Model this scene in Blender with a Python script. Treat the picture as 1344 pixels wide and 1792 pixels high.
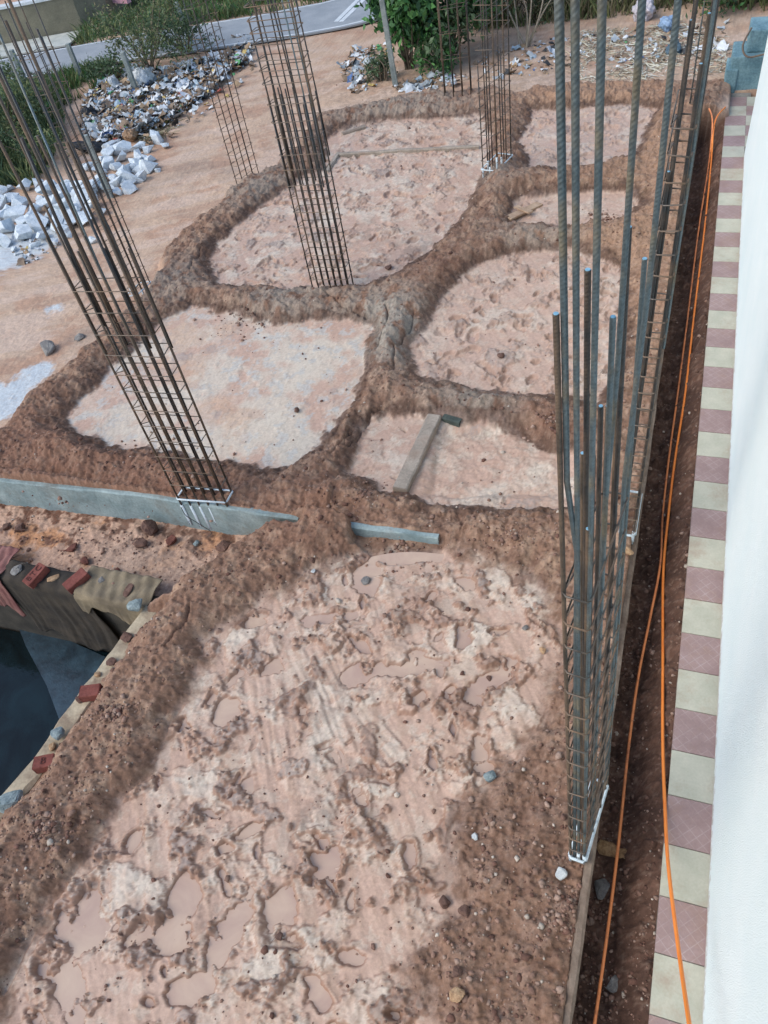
import bpy, bmesh, math, random
import numpy as np
from mathutils import Vector, Matrix
random.seed(7); RS = np.random.RandomState(11)
scene = bpy.context.scene
for o in list(bpy.data.objects): bpy.data.objects.remove(o)

# ------------------------------------------------------------------ camera
H = 4.5; F = 1365.0; CX, CY, PW, PH = 672.0, 896.0, 1344, 1792
_dn = np.array([263.0, 1214.0, F]); _dn /= np.linalg.norm(_dn)
_fy = np.array([683.0, -1696.0, F]); _fy -= _dn*_fy.dot(_dn); _fy /= np.linalg.norm(_fy)
_up = -_dn; _rx = np.cross(_fy, _up)
RW = np.array([_rx, _fy, _up])                      # world = RW @ (right, down, forward)
def at(px, py, z=0.0):                              # where a viewing ray meets the level z
    w = RW @ np.array([px-CX, py-CY, F]); t = (z-H)/w[2]
    return (w[0]*t, w[1]*t)
cam_d = bpy.data.cameras.new('camera'); cam = bpy.data.objects.new('camera', cam_d)
scene.collection.objects.link(cam); scene.camera = cam
cam_d.sensor_fit = 'VERTICAL'; cam_d.sensor_height = 24.0; cam_d.lens = 24.0*F/PH
cam_d.clip_start = 0.05; cam_d.clip_end = 400
_m = np.column_stack([RW @ np.array([1,0,0]), RW @ np.array([0,-1,0]), RW @ np.array([0,0,-1])])
cam.matrix_world = Matrix([[*_m[0],0],[*_m[1],0],[*_m[2],H],[0,0,0,1]])
scene.render.resolution_x, scene.render.resolution_y = 768, 1024

# ------------------------------------------------------------------ light
SUN_TO = Vector((-0.60, -0.45, 0.75)).normalized()
world = bpy.data.worlds.new('World'); scene.world = world; world.use_nodes = True
nt = world.node_tree; bg = nt.nodes['Background']
sky = nt.nodes.new('ShaderNodeTexSky'); sky.sky_type = 'NISHITA'; sky.sun_disc = False
sky.sun_elevation = math.asin(SUN_TO.z); sky.sun_rotation = math.atan2(SUN_TO.x, SUN_TO.y)
sky.air_density = 1.0; sky.dust_density = 1.2; sky.ozone_density = 1.0
nt.links.new(sky.outputs[0], bg.inputs[0]); bg.inputs[1].default_value = 0.145
sd = bpy.data.lights.new('sun', 'SUN'); sd.energy = 1.05; sd.angle = math.radians(44); sd.color = (1.0, 0.975, 0.88)
so = bpy.data.objects.new('sun', sd); scene.collection.objects.link(so)
so.rotation_euler = SUN_TO.to_track_quat('Z', 'Y').to_euler()
scene.view_settings.view_transform = 'Standard'; scene.view_settings.look = 'None'
scene.view_settings.gamma = 1.0; scene.view_settings.exposure = 0.95

# ------------------------------------------------------------------ helpers
COL = scene.collection
def s2l(c):
    c = np.asarray(c, float)/255.0
    return np.where(c <= .04045, c/12.92, ((c+.055)/1.055)**2.4)
KA = 0.86                                           # picture value to albedo
def alb(r, g, b): return s2l((r, g, b))*KA
def rgba(r, g, b): return (*alb(r, g, b), 1.0)

def link(name, me, mats, parent=None):
    o = bpy.data.objects.new(name, me); COL.objects.link(o)
    for m in (mats if isinstance(mats, (list, tuple)) else [mats]): me.materials.append(m)
    if parent: o.parent = parent
    return o
def thing(name, label, cat, loc=(0,0,0), group=None):
    o = bpy.data.objects.new(name, None); COL.objects.link(o); o.location = loc; o.empty_display_size = .1
    return tag(o, label, cat, group)
def tag(o, label=None, cat=None, group=None, kind=None):
    if label: o['label'] = label
    if cat: o['category'] = cat
    if group: o['group'] = group
    if kind: o['kind'] = kind
    return o
def mesh_np(name, v, f):
    me = bpy.data.meshes.new(name); v = np.asarray(v, np.float32); f = np.asarray(f, np.int32)
    k = f.shape[1]
    me.vertices.add(len(v)); me.vertices.foreach_set('co', v.ravel())
    me.loops.add(f.size); me.loops.foreach_set('vertex_index', f.ravel())
    me.polygons.add(len(f)); me.polygons.foreach_set('loop_start', np.arange(0, f.size, k, dtype=np.int32))
    me.update(calc_edges=True); me.validate()
    return me
def vattr(me, name, rgb):
    a = me.attributes.new(name, 'FLOAT_COLOR', 'POINT')
    d = np.ones((len(me.vertices), 4), np.float32); d[:, :3] = rgb; a.data.foreach_set('color', d.ravel())
def fattr(me, name, val):
    a = me.attributes.new(name, 'FLOAT', 'POINT'); a.data.foreach_set('value', np.asarray(val, np.float32).ravel())
def smooth(me): me.polygons.foreach_set('use_smooth', np.ones(len(me.polygons), bool))
def bm_mesh(bm, name, sm=False):
    bmesh.ops.recalc_face_normals(bm, faces=bm.faces)
    me = bpy.data.meshes.new(name); bm.to_mesh(me); bm.free()
    if sm: smooth(me)
    return me
def add_box(bm, x0, x1, y0, y1, z0, z1, bevel=0):
    r = bmesh.ops.create_cube(bm, size=1)
    for v in r['verts']:
        v.co = Vector(((x0+x1)/2+v.co.x*(x1-x0), (y0+y1)/2+v.co.y*(y1-y0), (z0+z1)/2+v.co.z*(z1-z0)))
    if bevel:
        es = list({e for v in r['verts'] for e in v.link_edges})
        bmesh.ops.bevel(bm, geom=es, offset=bevel, segments=2, affect='EDGES', profile=.6)

# ---- noise in numpy
def _grad(seed, n=512):
    r = np.random.RandomState(seed); a = r.rand(n, n)*2*np.pi
    return np.cos(a).astype(np.float32), np.sin(a).astype(np.float32)
_gc = {}
def perlin(x, y, seed=0):
    if seed not in _gc: _gc[seed] = _grad(seed)
    gx, gy = _gc[seed]; x = np.asarray(x, np.float32); y = np.asarray(y, np.float32)
    xi = np.floor(x).astype(np.int32); yi = np.floor(y).astype(np.int32); fx = x-xi; fy = y-yi
    u = fx*fx*fx*(fx*(fx*6-15)+10); v = fy*fy*fy*(fy*(fy*6-15)+10)
    x0 = xi & 511; x1 = (xi+1) & 511; y0 = yi & 511; y1 = (yi+1) & 511
    a = gx[x0,y0]*fx+gy[x0,y0]*fy; b = gx[x1,y0]*(fx-1)+gy[x1,y0]*fy
    c = gx[x0,y1]*fx+gy[x0,y1]*(fy-1); d = gx[x1,y1]*(fx-1)+gy[x1,y1]*(fy-1)
    return ((a+(b-a)*u)*(1-v)+(c+(d-c)*u)*v)*1.5
def fbm(x, y, f, octv=4, seed=0, g=.5):
    s = 0; a = 1.0
    for i in range(octv):
        s = s+a*perlin(x*f+17.3*i, y*f-9.1*i, seed+i); a *= g; f *= 2.03
    return s
def ss(a, b, x):
    t = np.clip((x-a)/(b-a), 0, 1); return t*t*(3-2*t)

# ---- node materials
def mat_base(name):
    m = bpy.data.materials.new(name); m.use_nodes = True
    return m, m.node_tree, m.node_tree.nodes['Principled BSDF']
def N(nt, t, **k):
    n = nt.nodes.new(t)
    for a, b in k.items(): setattr(n, a, b)
    return n
def noise(nt, scale, detail=4, coord='Object', rough=.6, dist=0):
    tc = N(nt, 'ShaderNodeTexCoord'); n = N(nt, 'ShaderNodeTexNoise')
    n.inputs['Scale'].default_value = scale; n.inputs['Detail'].default_value = detail
    n.inputs['Roughness'].default_value = rough; n.inputs['Distortion'].default_value = dist
    nt.links.new(tc.outputs[coord], n.inputs['Vector']); return n
def ramp(nt, src, p0, p1, c0=(0,0,0,1), c1=(1,1,1,1)):
    r = N(nt, 'ShaderNodeValToRGB'); e = r.color_ramp.elements
    e[0].position, e[1].position = p0, p1; e[0].color, e[1].color = c0, c1
    nt.links.new(src, r.inputs[0]); return r
def mixc(nt, fac, a, b, mode='MIX'):
    n = N(nt, 'ShaderNodeMix', data_type='RGBA', blend_type=mode)
    for s, v in ((0, fac), (6, a), (7, b)):
        if hasattr(v, 'is_output'): nt.links.new(v, n.inputs[s])
        else: n.inputs[s].default_value = v
    return n.outputs[2]
def bump(nt, b, src, strength=.4, dist=.01, prev=None):
    n = N(nt, 'ShaderNodeBump'); n.inputs['Strength'].default_value = strength; n.inputs['Distance'].default_value = dist
    nt.links.new(src, n.inputs['Height'])
    if prev: nt.links.new(prev, n.inputs['Normal'])
    nt.links.new(n.outputs[0], b.inputs['Normal']); return n.outputs[0]
def mat_two(name, c0, c1, scale=8, p0=.35, p1=.65, rough=.85, bscale=60, bs=.4, bd=.004, metal=0, spec=.4, detail=5):
    m, nt, b = mat_base(name)
    n = noise(nt, scale, detail); r = ramp(nt, n.outputs['Fac'], p0, p1, c0, c1)
    n2 = noise(nt, bscale, 4); f = ramp(nt, n2.outputs['Fac'], .25, .75, (.75,.75,.75,1), (1.15,1.15,1.15,1))
    nt.links.new(mixc(nt, 1.0, r.outputs[0], f.outputs[0], 'MULTIPLY'), b.inputs['Base Color'])
    b.inputs['Roughness'].default_value = rough; b.inputs['Metallic'].default_value = metal
    b.inputs['Specular IOR Level'].default_value = spec
    bump(nt, b, n2.outputs['Fac'], bs, bd); return m
def mat_attr(name, rough=.8, attr='tint', bscale=120, bs=.3, bd=.004, var=.25, spec=.3, trans=0):
    m, nt, b = mat_base(name)
    a = N(nt, 'ShaderNodeAttribute', attribute_name=attr)
    n = noise(nt, bscale, 4); lo, hi = 1-var, 1+var
    f = ramp(nt, n.outputs['Fac'], .3, .7, (lo,lo,lo,1), (hi,hi,hi,1))
    nt.links.new(mixc(nt, 1.0, a.outputs['Color'], f.outputs[0], 'MULTIPLY'), b.inputs['Base Color'])
    b.inputs['Roughness'].default_value = rough; b.inputs['Specular IOR Level'].default_value = spec
    if trans:
        t = N(nt, 'ShaderNodeBsdfTranslucent'); nt.links.new(a.outputs['Color'], t.inputs[0])
        mx = N(nt, 'ShaderNodeMixShader'); mx.inputs[0].default_value = trans
        out = nt.nodes['Material Output']
        nt.links.new(b.outputs[0], mx.inputs[1]); nt.links.new(t.outputs[0], mx.inputs[2]); nt.links.new(mx.outputs[0], out.inputs[0])
    bump(nt, b, n.outputs['Fac'], bs, bd); return m

# ------------------------------------------------------------------ the ground: one sheet
def steps(a, b, s0, g):
    out = [a]; s = s0
    while out[-1] < b: out.append(out[-1]+s); s *= g
    return np.array(out)
DX = .0095
xl = -steps(7.0, 70, DX*1.5, 1.05)[::-1]; xm = np.arange(-7.0+DX, .72, DX); xr = steps(.73, 45, .02, 1.08)
XS = np.concatenate([xl, xm, xr])
yb = -steps(.5, 8, .02, 1.12)[::-1]
ym = [-.49]
while ym[-1] < 11.9: ym.append(ym[-1]+.0078+.0011*max(ym[-1], 0))
YS = np.concatenate([yb, ym, steps(ym[-1]+.02, 75, .022, 1.04)])
X, Y = np.meshgrid(XS.astype(np.float32), YS.astype(np.float32), indexing='ij')
WX = X+.075*fbm(X, Y, 1.7, 4, 31)+.012*fbm(X, Y, 14, 2, 35); WY = Y+.075*fbm(X, Y, 1.7, 4, 41)+.012*fbm(X, Y, 14, 2, 45)

def sdf(poly, warp=True, margin=.7):
    P = np.array(poly, np.float32); d = np.full(X.shape, margin, np.float32)
    i0, i1 = np.searchsorted(XS, [P[:,0].min()-margin, P[:,0].max()+margin])
    j0, j1 = np.searchsorted(YS, [P[:,1].min()-margin, P[:,1].max()+margin])
    x = (WX if warp else X)[i0:i1, j0:j1]; y = (WY if warp else Y)[i0:i1, j0:j1]
    best = np.full(x.shape, 1e9, np.float32); ins = np.zeros(x.shape, bool)
    for k in range(len(P)):
        ax, ay = P[k]; bx, by = P[(k+1) % len(P)]; ex, ey = bx-ax, by-ay
        t = np.clip(((x-ax)*ex+(y-ay)*ey)/(ex*ex+ey*ey+1e-12), 0, 1)
        best = np.minimum(best, (x-ax-t*ex)**2+(y-ay-t*ey)**2)
        if ay != by: ins ^= ((ay > y) != (by > y)) & (x < (bx-ax)*(y-ay)/(by-ay)+ax)
    r = np.sqrt(best); r[ins] *= -1; d[i0:i1, j0:j1] = np.minimum(r, margin); return d
def chaikin(P, n=2):
    P = [tuple(p) for p in P]
    for _ in range(n):
        Q = []
        for k in range(len(P)):
            a, b = P[k], P[(k+1) % len(P)]
            Q += [(a[0]*.75+b[0]*.25, a[1]*.75+b[1]*.25), (a[0]*.25+b[0]*.75, a[1]*.25+b[1]*.75)]
        P = Q
    return P
def upoly(pts, z=-.05): return [at(px, py, z) for px, py in pts]
CELLS = dict(
 A=[(610,985),(690,965),(770,968),(860,985),(950,1030),(968,1100),(960,1180),(935,1265),(880,1340),(815,1395),(775,1470),(800,1560),(740,1620),(690,1680),(740,1760),(720,1900),(-60,1900),(10,1780),(90,1620),(165,1490),(235,1410),(300,1310),(355,1190),(385,1110),(440,1075),(520,1025)],
 B=[(108,742),(150,700),(215,640),(262,585),(300,552),(345,540),(400,562),(500,572),(600,560),(634,580),(630,625),(606,690),(585,735),(535,790),(465,818),(380,802),(330,792),(240,772),(170,765)],
 C=[(375,458),(398,412),(450,370),(520,325),(575,292),(575,250),(600,228),(700,212),(835,205),(850,240),(848,290),(826,330),(800,380),(765,412),(735,445),(695,472),(640,492),(560,500),(470,496),(400,492)],
 D=[(735,605),(760,560),(800,505),(845,470),(900,448),(1000,440),(1075,470),(1085,560),(1072,650),(1050,690),(960,690),(880,680),(800,668),(745,650)],
 E=[(645,745),(680,722),(770,735),(870,748),(940,785),(990,800),(995,880),(930,888),(860,882),(760,872),(690,850),(620,822)],
 F=[(918,235),(938,198),(1000,192),(1090,188),(1140,193),(1120,240),(1100,270),(1050,285),(980,292),(930,292)],
 G=[(898,355),(955,342),(1090,335),(1112,360),(1060,386),(960,390),(905,384)],
)
SD = {k: sdf(chaikin(upoly(v), 1 if k in 'AB' else 0)) for k, v in CELLS.items()}
for k in SD: SD[k] = SD[k]-(.015 if k == 'A' else .045)
dc = np.minimum.reduce(list(SD.values()))
plot = [at(px, py, -.03) for px, py in [(-160,880),(0,775),(60,695),(125,645),(185,590),(262,520),(300,440),(385,368),(440,318),(490,296),(560,212),(700,176),(860,162),(905,172),(1000,156),(1215,150)]]+[(.3,11.6),(.3,-6),(-4.2,-6),(-3.9,-.5),(-3.75,.9),(-3.6,2.4),(-3.6,2.62),(-7.5,2.62)]
dp = sdf(plot, True, 1.2)
f_low = fbm(X, Y, 1.1, 3, 3); f_mid = fbm(X, Y, 5, 4, 60); f_fine = fbm(X, Y, 22, 3, 70, .6); f_big = fbm(X, Y, .25, 3, 80)
f_clod = np.clip(fbm(X, Y, 9, 3, 90)-.22, 0, 1); rid = 1-np.abs(fbm(X, Y, 6.5, 3, 95))
f_crumb = np.clip(fbm(X, Y, 45, 2, 97), -.4, 1)
isl = fbm(X, Y, 2.6, 6, 300, .62); t1 = ss(.02, .09, isl); t2 = ss(-.03, .06, fbm(X, Y, 10, 5, 310, .62)); t3 = ss(.0, .09, fbm(X, Y, 27, 3, 320, .6))
# ridges of banked soil
def blob(px, py, r, z=0.0):
    x, y = at(px, py, z); return np.exp(-(((X-x)**2+(Y-y)**2)/(r*r)))
R = .050+.030*f_low+.020*fbm(X, Y, 3.2, 3, 360)
R = R-.045*np.clip(blob(900,1500,.8)+blob(930,1750,.8)+blob(860,1640,.5), 0, 1)
R += .08*blob(575,900,.24)+.03*blob(690,560,.4)+.06*blob(880,330,.35)+.05*blob(130,800,.6)+.05*blob(760,500,.4)
inner = -.05+0*X
R = R*np.where(X < -2.0, ss(3.52, 3.85, Y+.05*f_mid), 1)*np.where((Y > 3.3) & (Y < 4.2) & (X > -2.3) & (X < -1.2), ss(3.6, 3.9, Y), 1)+np.where((X < -2.0) & (Y < 3.55), .0, 0)
R = np.where((X < -2.0) & (Y < 3.5), .055+.030*f_low+.08*blob(575,900,.24), R)
ridge = inner+ss(-.03, .27, dc+.03*f_mid)*(.055+R)+(.016*f_mid+.010*f_fine+.03*f_clod+.004*f_crumb+.014*t2+.003*t3)*.9*ss(-.02, .06, dc)
# churned wet cells
rough = np.zeros_like(X); lev = np.zeros_like(X)
for k, (rg, lv) in dict(A=(.9,0), B=(.14,-.005), C=(.5,-.01), D=(.6,-.01), E=(.3,-.03), F=(.5,0), G=(.35,-.02)).items():
    w = SD[k] < .02; rough[w] = rg; lev[w] = lv
clump = ss(.30, .46, fbm(X, Y, 3.4, 5, 330, .6))
shelf = ss(.26, .31, isl); skin = fbm(X, Y, 16, 4, 340, .6)
ca, sa = math.cos(-.95), math.sin(-.95)
smear = fbm((X*ca+Y*sa)*1.0, (-X*sa+Y*ca)*6.0, 2.2, 4, 370, .6)
det = .012*f_low+.006*fbm(X, Y, 3, 2, 350)+t1*(.010+.003*skin)+shelf*(.007+.004*skin)+.030*clump*(.5+.6*t2+.2*t3)+.006*smear
foot = np.zeros_like(X); tread = np.zeros_like(X)
def dent(x, y, a, b, th, dep, rim):
    m = 2.2*max(a, b)
    i0, i1 = np.searchsorted(XS, [x-m, x+m]); j0, j1 = np.searchsorted(YS, [y-m, y+m])
    if i1 <= i0 or j1 <= j0: return
    dx = WX[i0:i1, j0:j1]-x; dy = WY[i0:i1, j0:j1]-y; c, s = math.cos(th), math.sin(th)
    u = dx*c+dy*s; v = -dx*s+dy*c; q = np.sqrt((u/a)**2+(v/b)**2)*(1+.30*f_mid[i0:i1, j0:j1]+.14*f_fine[i0:i1, j0:j1])
    foot[i0:i1, j0:j1] += -dep*ss(1.1, .55, q)+rim*np.exp(-((q-1.25)/.22)**2)
    tread[i0:i1, j0:j1] = np.maximum(tread[i0:i1, j0:j1], ss(1.0, .6, q))
def inside(poly, x, y):
    r = False
    for k in range(len(poly)):
        (ax, ay), (bx, by) = poly[k], poly[(k+1) % len(poly)]
        if (ay > y) != (by > y) and x < (bx-ax)*(y-ay)/(by-ay)+ax: r = not r
    return r
rnd = random.Random(5)
for key, n, sz in (('A',85,.75), ('C',110,.8), ('D',80,.9), ('F',34,1.0), ('E',14,.6), ('G',10,.6)):
    P = upoly(CELLS[key]); xs_ = [p[0] for p in P]; ys_ = [p[1] for p in P]; c = 0
    while c < n:
        x = rnd.uniform(min(xs_), max(xs_)); y = rnd.uniform(max(min(ys_), -.3), max(ys_))
        if not inside(P, x, y): continue
        c += 1; a = sz*rnd.uniform(.05, .13)
        dent(x, y, a, a*rnd.uniform(.35, .65), rnd.uniform(0, math.pi), rnd.uniform(.018, .045), rnd.uniform(.004, .014))
# the larger pools one can pick out, from the photograph
for px, py, a, b, th, d in [(295,1635,.16,.10,.2,.075),(400,1640,.13,.27,-.1,.06),(320,1565,.08,.14,.2,.06),(570,1510,.10,.12,.5,.075),(495,1585,.12,.12,.3,.06),
    (650,1010,.20,.22,.2,.05),(590,1085,.24,.08,.3,.045),(800,1110,.07,.14,.4,.07),(720,1165,.35,.08,.2,.04),(395,1250,.09,.13,.3,.06),(455,1085,.13,.07,.6,.05),
    (865,1190,.09,.2,-.5,.045),(620,1350,.35,.09,-.2,.05),(450,1360,.13,.08,.5,.05),(150,1620,.22,.15,.4,.045),(340,1745,.13,.13,.2,.06),(620,1170,.2,.09,.6,.04),(855,1320,.08,.14,.0,.05),(130,1740,.12,.24,.5,.05)]:
    x, y = at(px, py, -.07); dent(x, y, a*.9, b*.9, th, d*.8, .002)
# drag marks raked across the middle of the near cell
groove = np.zeros_like(X)
for px, py, L, W, th in [(480,1290,.55,.22,-1.05),(590,1290,.45,.16,-.9),(560,1180,.3,.14,-.8),(660,1290,.3,.12,-.6)]:
    x, y = at(px, py, -.06); c, s = math.cos(th), math.sin(th); u = (X-x)*c+(Y-y)*s; v = -(X-x)*s+(Y-y)*c
    w = ss(1.0, .6, np.abs(u+.05*f_mid)/L)*ss(1.0, .7, np.abs(v)/W)
    gr = fbm(u*1.2+5, v*14, 1.6, 3, 380, .6); groove += w*(.008*gr+.001)
    foot *= 1-.7*w; det *= 1-.45*w
mudz = -.055+lev+rough*det+foot*np.clip(rough*1.3, 0, 1)+groove+.0015*f_fine*rough+.0012*f_crumb*np.clip(rough+.3, 0, 1)
# flaky film on the smooth cell
mudz += np.where(SD['B'] < .05, .004*np.clip(fbm(X*1.3, Y*.7, 11, 3, 120), -.2, .5), 0)
isA = SD['A'] <= dc+.001
edge = np.where(isA, ss(.085, -.075, dc+.07*f_mid+.05*fbm(X, Y, 9, 4, 365, .6)), ss(.028, -.022, dc+.045*f_mid+.02*f_fine))
Z = ridge*(1-edge)+mudz*edge
# outer dirt
outer = -.10+.02*f_big+.010*f_low+.006*f_mid+.003*f_fine+.02*f_clod*.4
back = ss(9.0, 11.5, Y+X*.5+2)
outer = outer+.08*back*np.clip(ss(-6.2,-4.6,X), 0, 1)*(1-ss(11.5,13.5,Y)*ss(-3.5,-5,X))
outer = np.where((X < -5) & (Y > 12.3), np.minimum(outer, -.09), outer)
po = ss(-.04, .16, dp); Z = Z*(1-po)+outer*po
# levels
def zone(d, level, bl):
    global Z
    w = ss(bl, -bl, d); Z = Z*(1-w)+level*w; return w
strip = [(-12,3.05),(-7.8,3.27),(-5.39,3.40),(-3.93,3.475),(-2.53,3.485)]+[at(px, py, -.3) for px, py in [(508,930),(455,958),(400,990),(330,1032),(270,1060)]]+[(-3.6,2.5),(-12,2.5)]
stripB = [(-12,4.2),(-2.45,4.2),(-2.5,3.46)]+[at(px, py, -.25) for px, py in [(500,938),(440,975),(380,1010),(310,1045)]]+[(-3.55,2.62),(-3.55,2.4),(-12,2.4)]
w_a = ss(.026, -.026, sdf([(-12,3.05),(-7.8,3.27),(-5.39,3.40),(-3.93,3.475),(-2.53,3.485),(-1.5,3.49),(-1.5,1.5),(-12,1.5)], False))*ss(.15, -.12, sdf(stripB))
w_strip = zone((.5-w_a)*.052, -.33+.016*f_mid+.022*f_clod+.006*f_fine+.010*t1*ss(2.9, 3.2, Y), .026)
pr = [(-3.62,2.62),(-3.25,2.62),(-3.3,2.1),(-3.36,1.4),(-3.45,.9),(-3.65,-.5),(-3.9,-5),(-6,-5),(-6,2.6)]
w_rim = zone(sdf(pr), -.24+.02*f_mid+.02*f_clod+.006*f_fine, .16)
pit = [(-12,2.62),(-3.47,2.62),(-3.50,2.1),(-3.55,1.69),(-3.60,1.24),(-3.67,.94),(-3.8,.3),(-3.98,-.5),(-4.9,-6),(-12,-6)]
zone(sdf(pit, False), -2.4+0*X, .03)
w_E = zone(sdf(upoly([(778,752),(940,752),(985,800),(985,872),(860,872),(735,868)], -.1)), -.125+.012*f_mid+.006*f_fine, .05)
# soil dug away in front of the short exposed length of beam
zone(sdf([(-2.06,3.50),(-1.32,3.51),(-1.30,3.33),(-1.7,3.2),(-2.02,3.36)], False), -.085+.02*f_mid, .022)
tl = -.44+.26*ss(.16, .42, X)+.03*f_mid+.06*f_clod+.012*f_fine+.008*t2+.05*ss(9, 10.6, Y)
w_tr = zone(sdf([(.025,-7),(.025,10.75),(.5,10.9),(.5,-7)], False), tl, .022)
zone(sdf([(.46,-7),(.46,11.6),(7,11.6),(7,-7)], False), -.35+0*X, .04)
# cracks in the drying ridge
for line in [[(684,640),(690,600),(712,575),(722,545)],[(655,598),(680,560),(675,535)],[(610,770),(630,735),(648,705),(668,700)],[(600,770),(608,742)],[(575,785),(612,745)],
             [(290,1130),(310,1105),(330,1085),(335,1060)],[(330,470),(350,430)],[(870,362),(905,350),(915,338)],[(560,500),(600,530),(640,545)]]:
    pts = [at(px, py, .06) for px, py in line]
    for (ax, ay), (bx, by) in zip(pts, pts[1:]):
        i0, i1 = np.searchsorted(XS, [min(ax,bx)-.06, max(ax,bx)+.06]); j0, j1 = np.searchsorted(YS, [min(ay,by)-.06, max(ay,by)+.06])
        x = X[i0:i1, j0:j1]+.02*f_mid[i0:i1, j0:j1]; y = Y[i0:i1, j0:j1]+.02*f_fine[i0:i1, j0:j1]; ex, ey = bx-ax, by-ay
        t = np.clip(((x-ax)*ex+(y-ay)*ey)/(ex*ex+ey*ey), 0, 1); d = np.hypot(x-ax-t*ex, y-ay-t*ey)
        Z[i0:i1, j0:j1] -= .04*ss(.013, .002, d)
def gz(x, y):
    i = min(max(np.searchsorted(XS, x)-1, 0), len(XS)-2); j = min(max(np.searchsorted(YS, y)-1, 0), len(YS)-2)
    u = (x-XS[i])/(XS[i+1]-XS[i]); v = (y-YS[j])/(YS[j+1]-YS[j])
    return float((Z[i,j]*(1-u)+Z[i+1,j]*u)*(1-v)+(Z[i,j+1]*(1-u)+Z[i+1,j+1]*u)*v)
def ground_at(px, py, n=4):                          # first meeting of the ray and the ground sheet
    z = -.05
    for _ in range(n): x, y = at(px, py, z); z = gz(x, y)
    x, y = at(px, py, z); return x, y, z

# ---- soil colours (the soil itself: dry, damp, cement-stained)
def cmix(a, b, w): return a*(1-w[..., None])+np.asarray(b, np.float32)*w[..., None]
n1 = fbm(X, Y, 1.7, 4, 200); n2 = fbm(X, Y, 7, 4, 210, .6); n3 = fbm(X, Y, 28, 3, 220, .65); n4 = fbm(X, Y, .8, 3, 230)
C = np.empty(X.shape+(3,), np.float32); C[:] = alb(143, 111, 91)
C = cmix(C, alb(168,138,115), ss(-.2, .6, n2+.4*n1))
C = cmix(C, alb(126,96,79), ss(.15, .7, n1-.3*n2)*.7)
grey = np.clip(blob(660,560,.55)+blob(700,600,.35)+.8*blob(500,520,.5)+.8*blob(840,690,.5)+.8*blob(950,420,.5)+.7*blob(450,330,.6)+.6*blob(300,500,.5)+.7*blob(700,185,1.3)+.6*blob(860,310,.4), 0, 1)
C = cmix(C, alb(154,146,134), grey*ss(-.6, .3, n2+.2)*.95)
red = np.clip(blob(150,830,.7)+blob(330,840,.6)+blob(960,730,.3)+.8*blob(540,900,.5)+blob(30,780,.6)+.8*blob(780,470,.4)+.5*blob(430,470,.3), 0, 1)
C = cmix(C, alb(132,95,76), red*.7)
farright = np.clip(blob(1040,170,1.0)+blob(1130,260,.8)+blob(1110,420,.8)+.8*blob(1090,580,.6), 0, 1)
C = cmix(C, alb(172,138,112), farright*.8)
damp = ss(.17, .05, dc+.05*n2)*ss(-.06, .02, dc)*np.where(isA, .35, 1)
C = cmix(C, alb(98,74,60), damp*(.92-.3*grey))
fg = np.clip(blob(900,1500,.9)+blob(900,1720,.9), 0, 1)
C = cmix(C, alb(142,112,95), fg*ss(-.3, .4, n2)*.8)
# wet mud
M = np.empty_like(C); M[:] = alb(198,165,144)
M = cmix(M, alb(211,187,166), np.clip(.72*t1+.35*t2-.15+.5*n1, 0, 1))
M = cmix(M, alb(182,150,126), ss(.1, .5, smear+.2*n1)*.5*np.clip(rough, 0, 1))
M = cmix(M, alb(218,205,186), shelf*ss(-.3, .2, n1+.4*n2)*.5)
M = cmix(M, alb(222,208,188), ss(.22, .27, n2+.35*n1)*.3)
M = cmix(M, alb(178,156,142), ss(.25, .35, n3+.4*n1)*.25*t1)
brown = np.clip(clump*ss(-.25, .15, n1+.3*n2)*.9, 0, 1)*np.clip(rough*1.2, 0, 1)
brown = np.clip(brown+.8*np.clip(blob(740,1050,.14,-.05)+blob(700,1090,.12,-.05)+blob(560,1230,.2,-.05)+blob(760,1540,.2,-.05)+blob(350,1600,.12,-.05)+blob(540,1440,.2,-.05)+blob(640,400,.3)+blob(720,430,.3), 0, 1)*ss(-.3, .3, n2), 0, 1)
M = cmix(M, alb(140,112,97), brown*.75)
M = cmix(M, alb(166,152,142), ss(.2,.3,n4+.4*n3)*clump*.6)
M = cmix(M, alb(152,116,97), tread*ss(-.1, .3, n2+.3*n1)*np.clip(rough, 0, .8)*.6)
gx_ = np.abs(np.gradient(mudz, axis=0)/np.gradient(XS)[:, None]); gy_ = np.abs(np.gradient(mudz, axis=1)/np.gradient(YS)[None, :])
cut = ss(.35, .95, np.hypot(gx_, gy_))*np.clip(rough*1.4, 0, 1)
M = cmix(M, alb(150,112,90), cut*.75)
cream = np.where(SD['B'] < .1, 1, 0)*ss(-.35, .25, n1+.3*n2+.6*blob(380,720,.9)-.2)
M = cmix(M, alb(212,198,178), cream*.8)
M = cmix(M, alb(190,190,186), np.where(SD['B'] < .1, 1, 0)*ss(.15, .5, n2-.2*n3)*.55)
M = cmix(M, alb(206,168,138), np.where(SD['B'] < .1, 1, 0)*ss(.35, .7, n4+.3*n2)*.6)
M = cmix(M, alb(198,170,152), np.where((SD['D'] < .05) | (SD['F'] < .05) | (SD['G'] < .05), .3, 0)*np.ones_like(X))
C = C*(1-edge[..., None])+M*edge[..., None]
fringe = np.exp(-((dc-.02+.04*n2)/.03)**2)*ss(-.2, .5, n1)*.25
C = cmix(C, alb(178,156,144), fringe)
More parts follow.
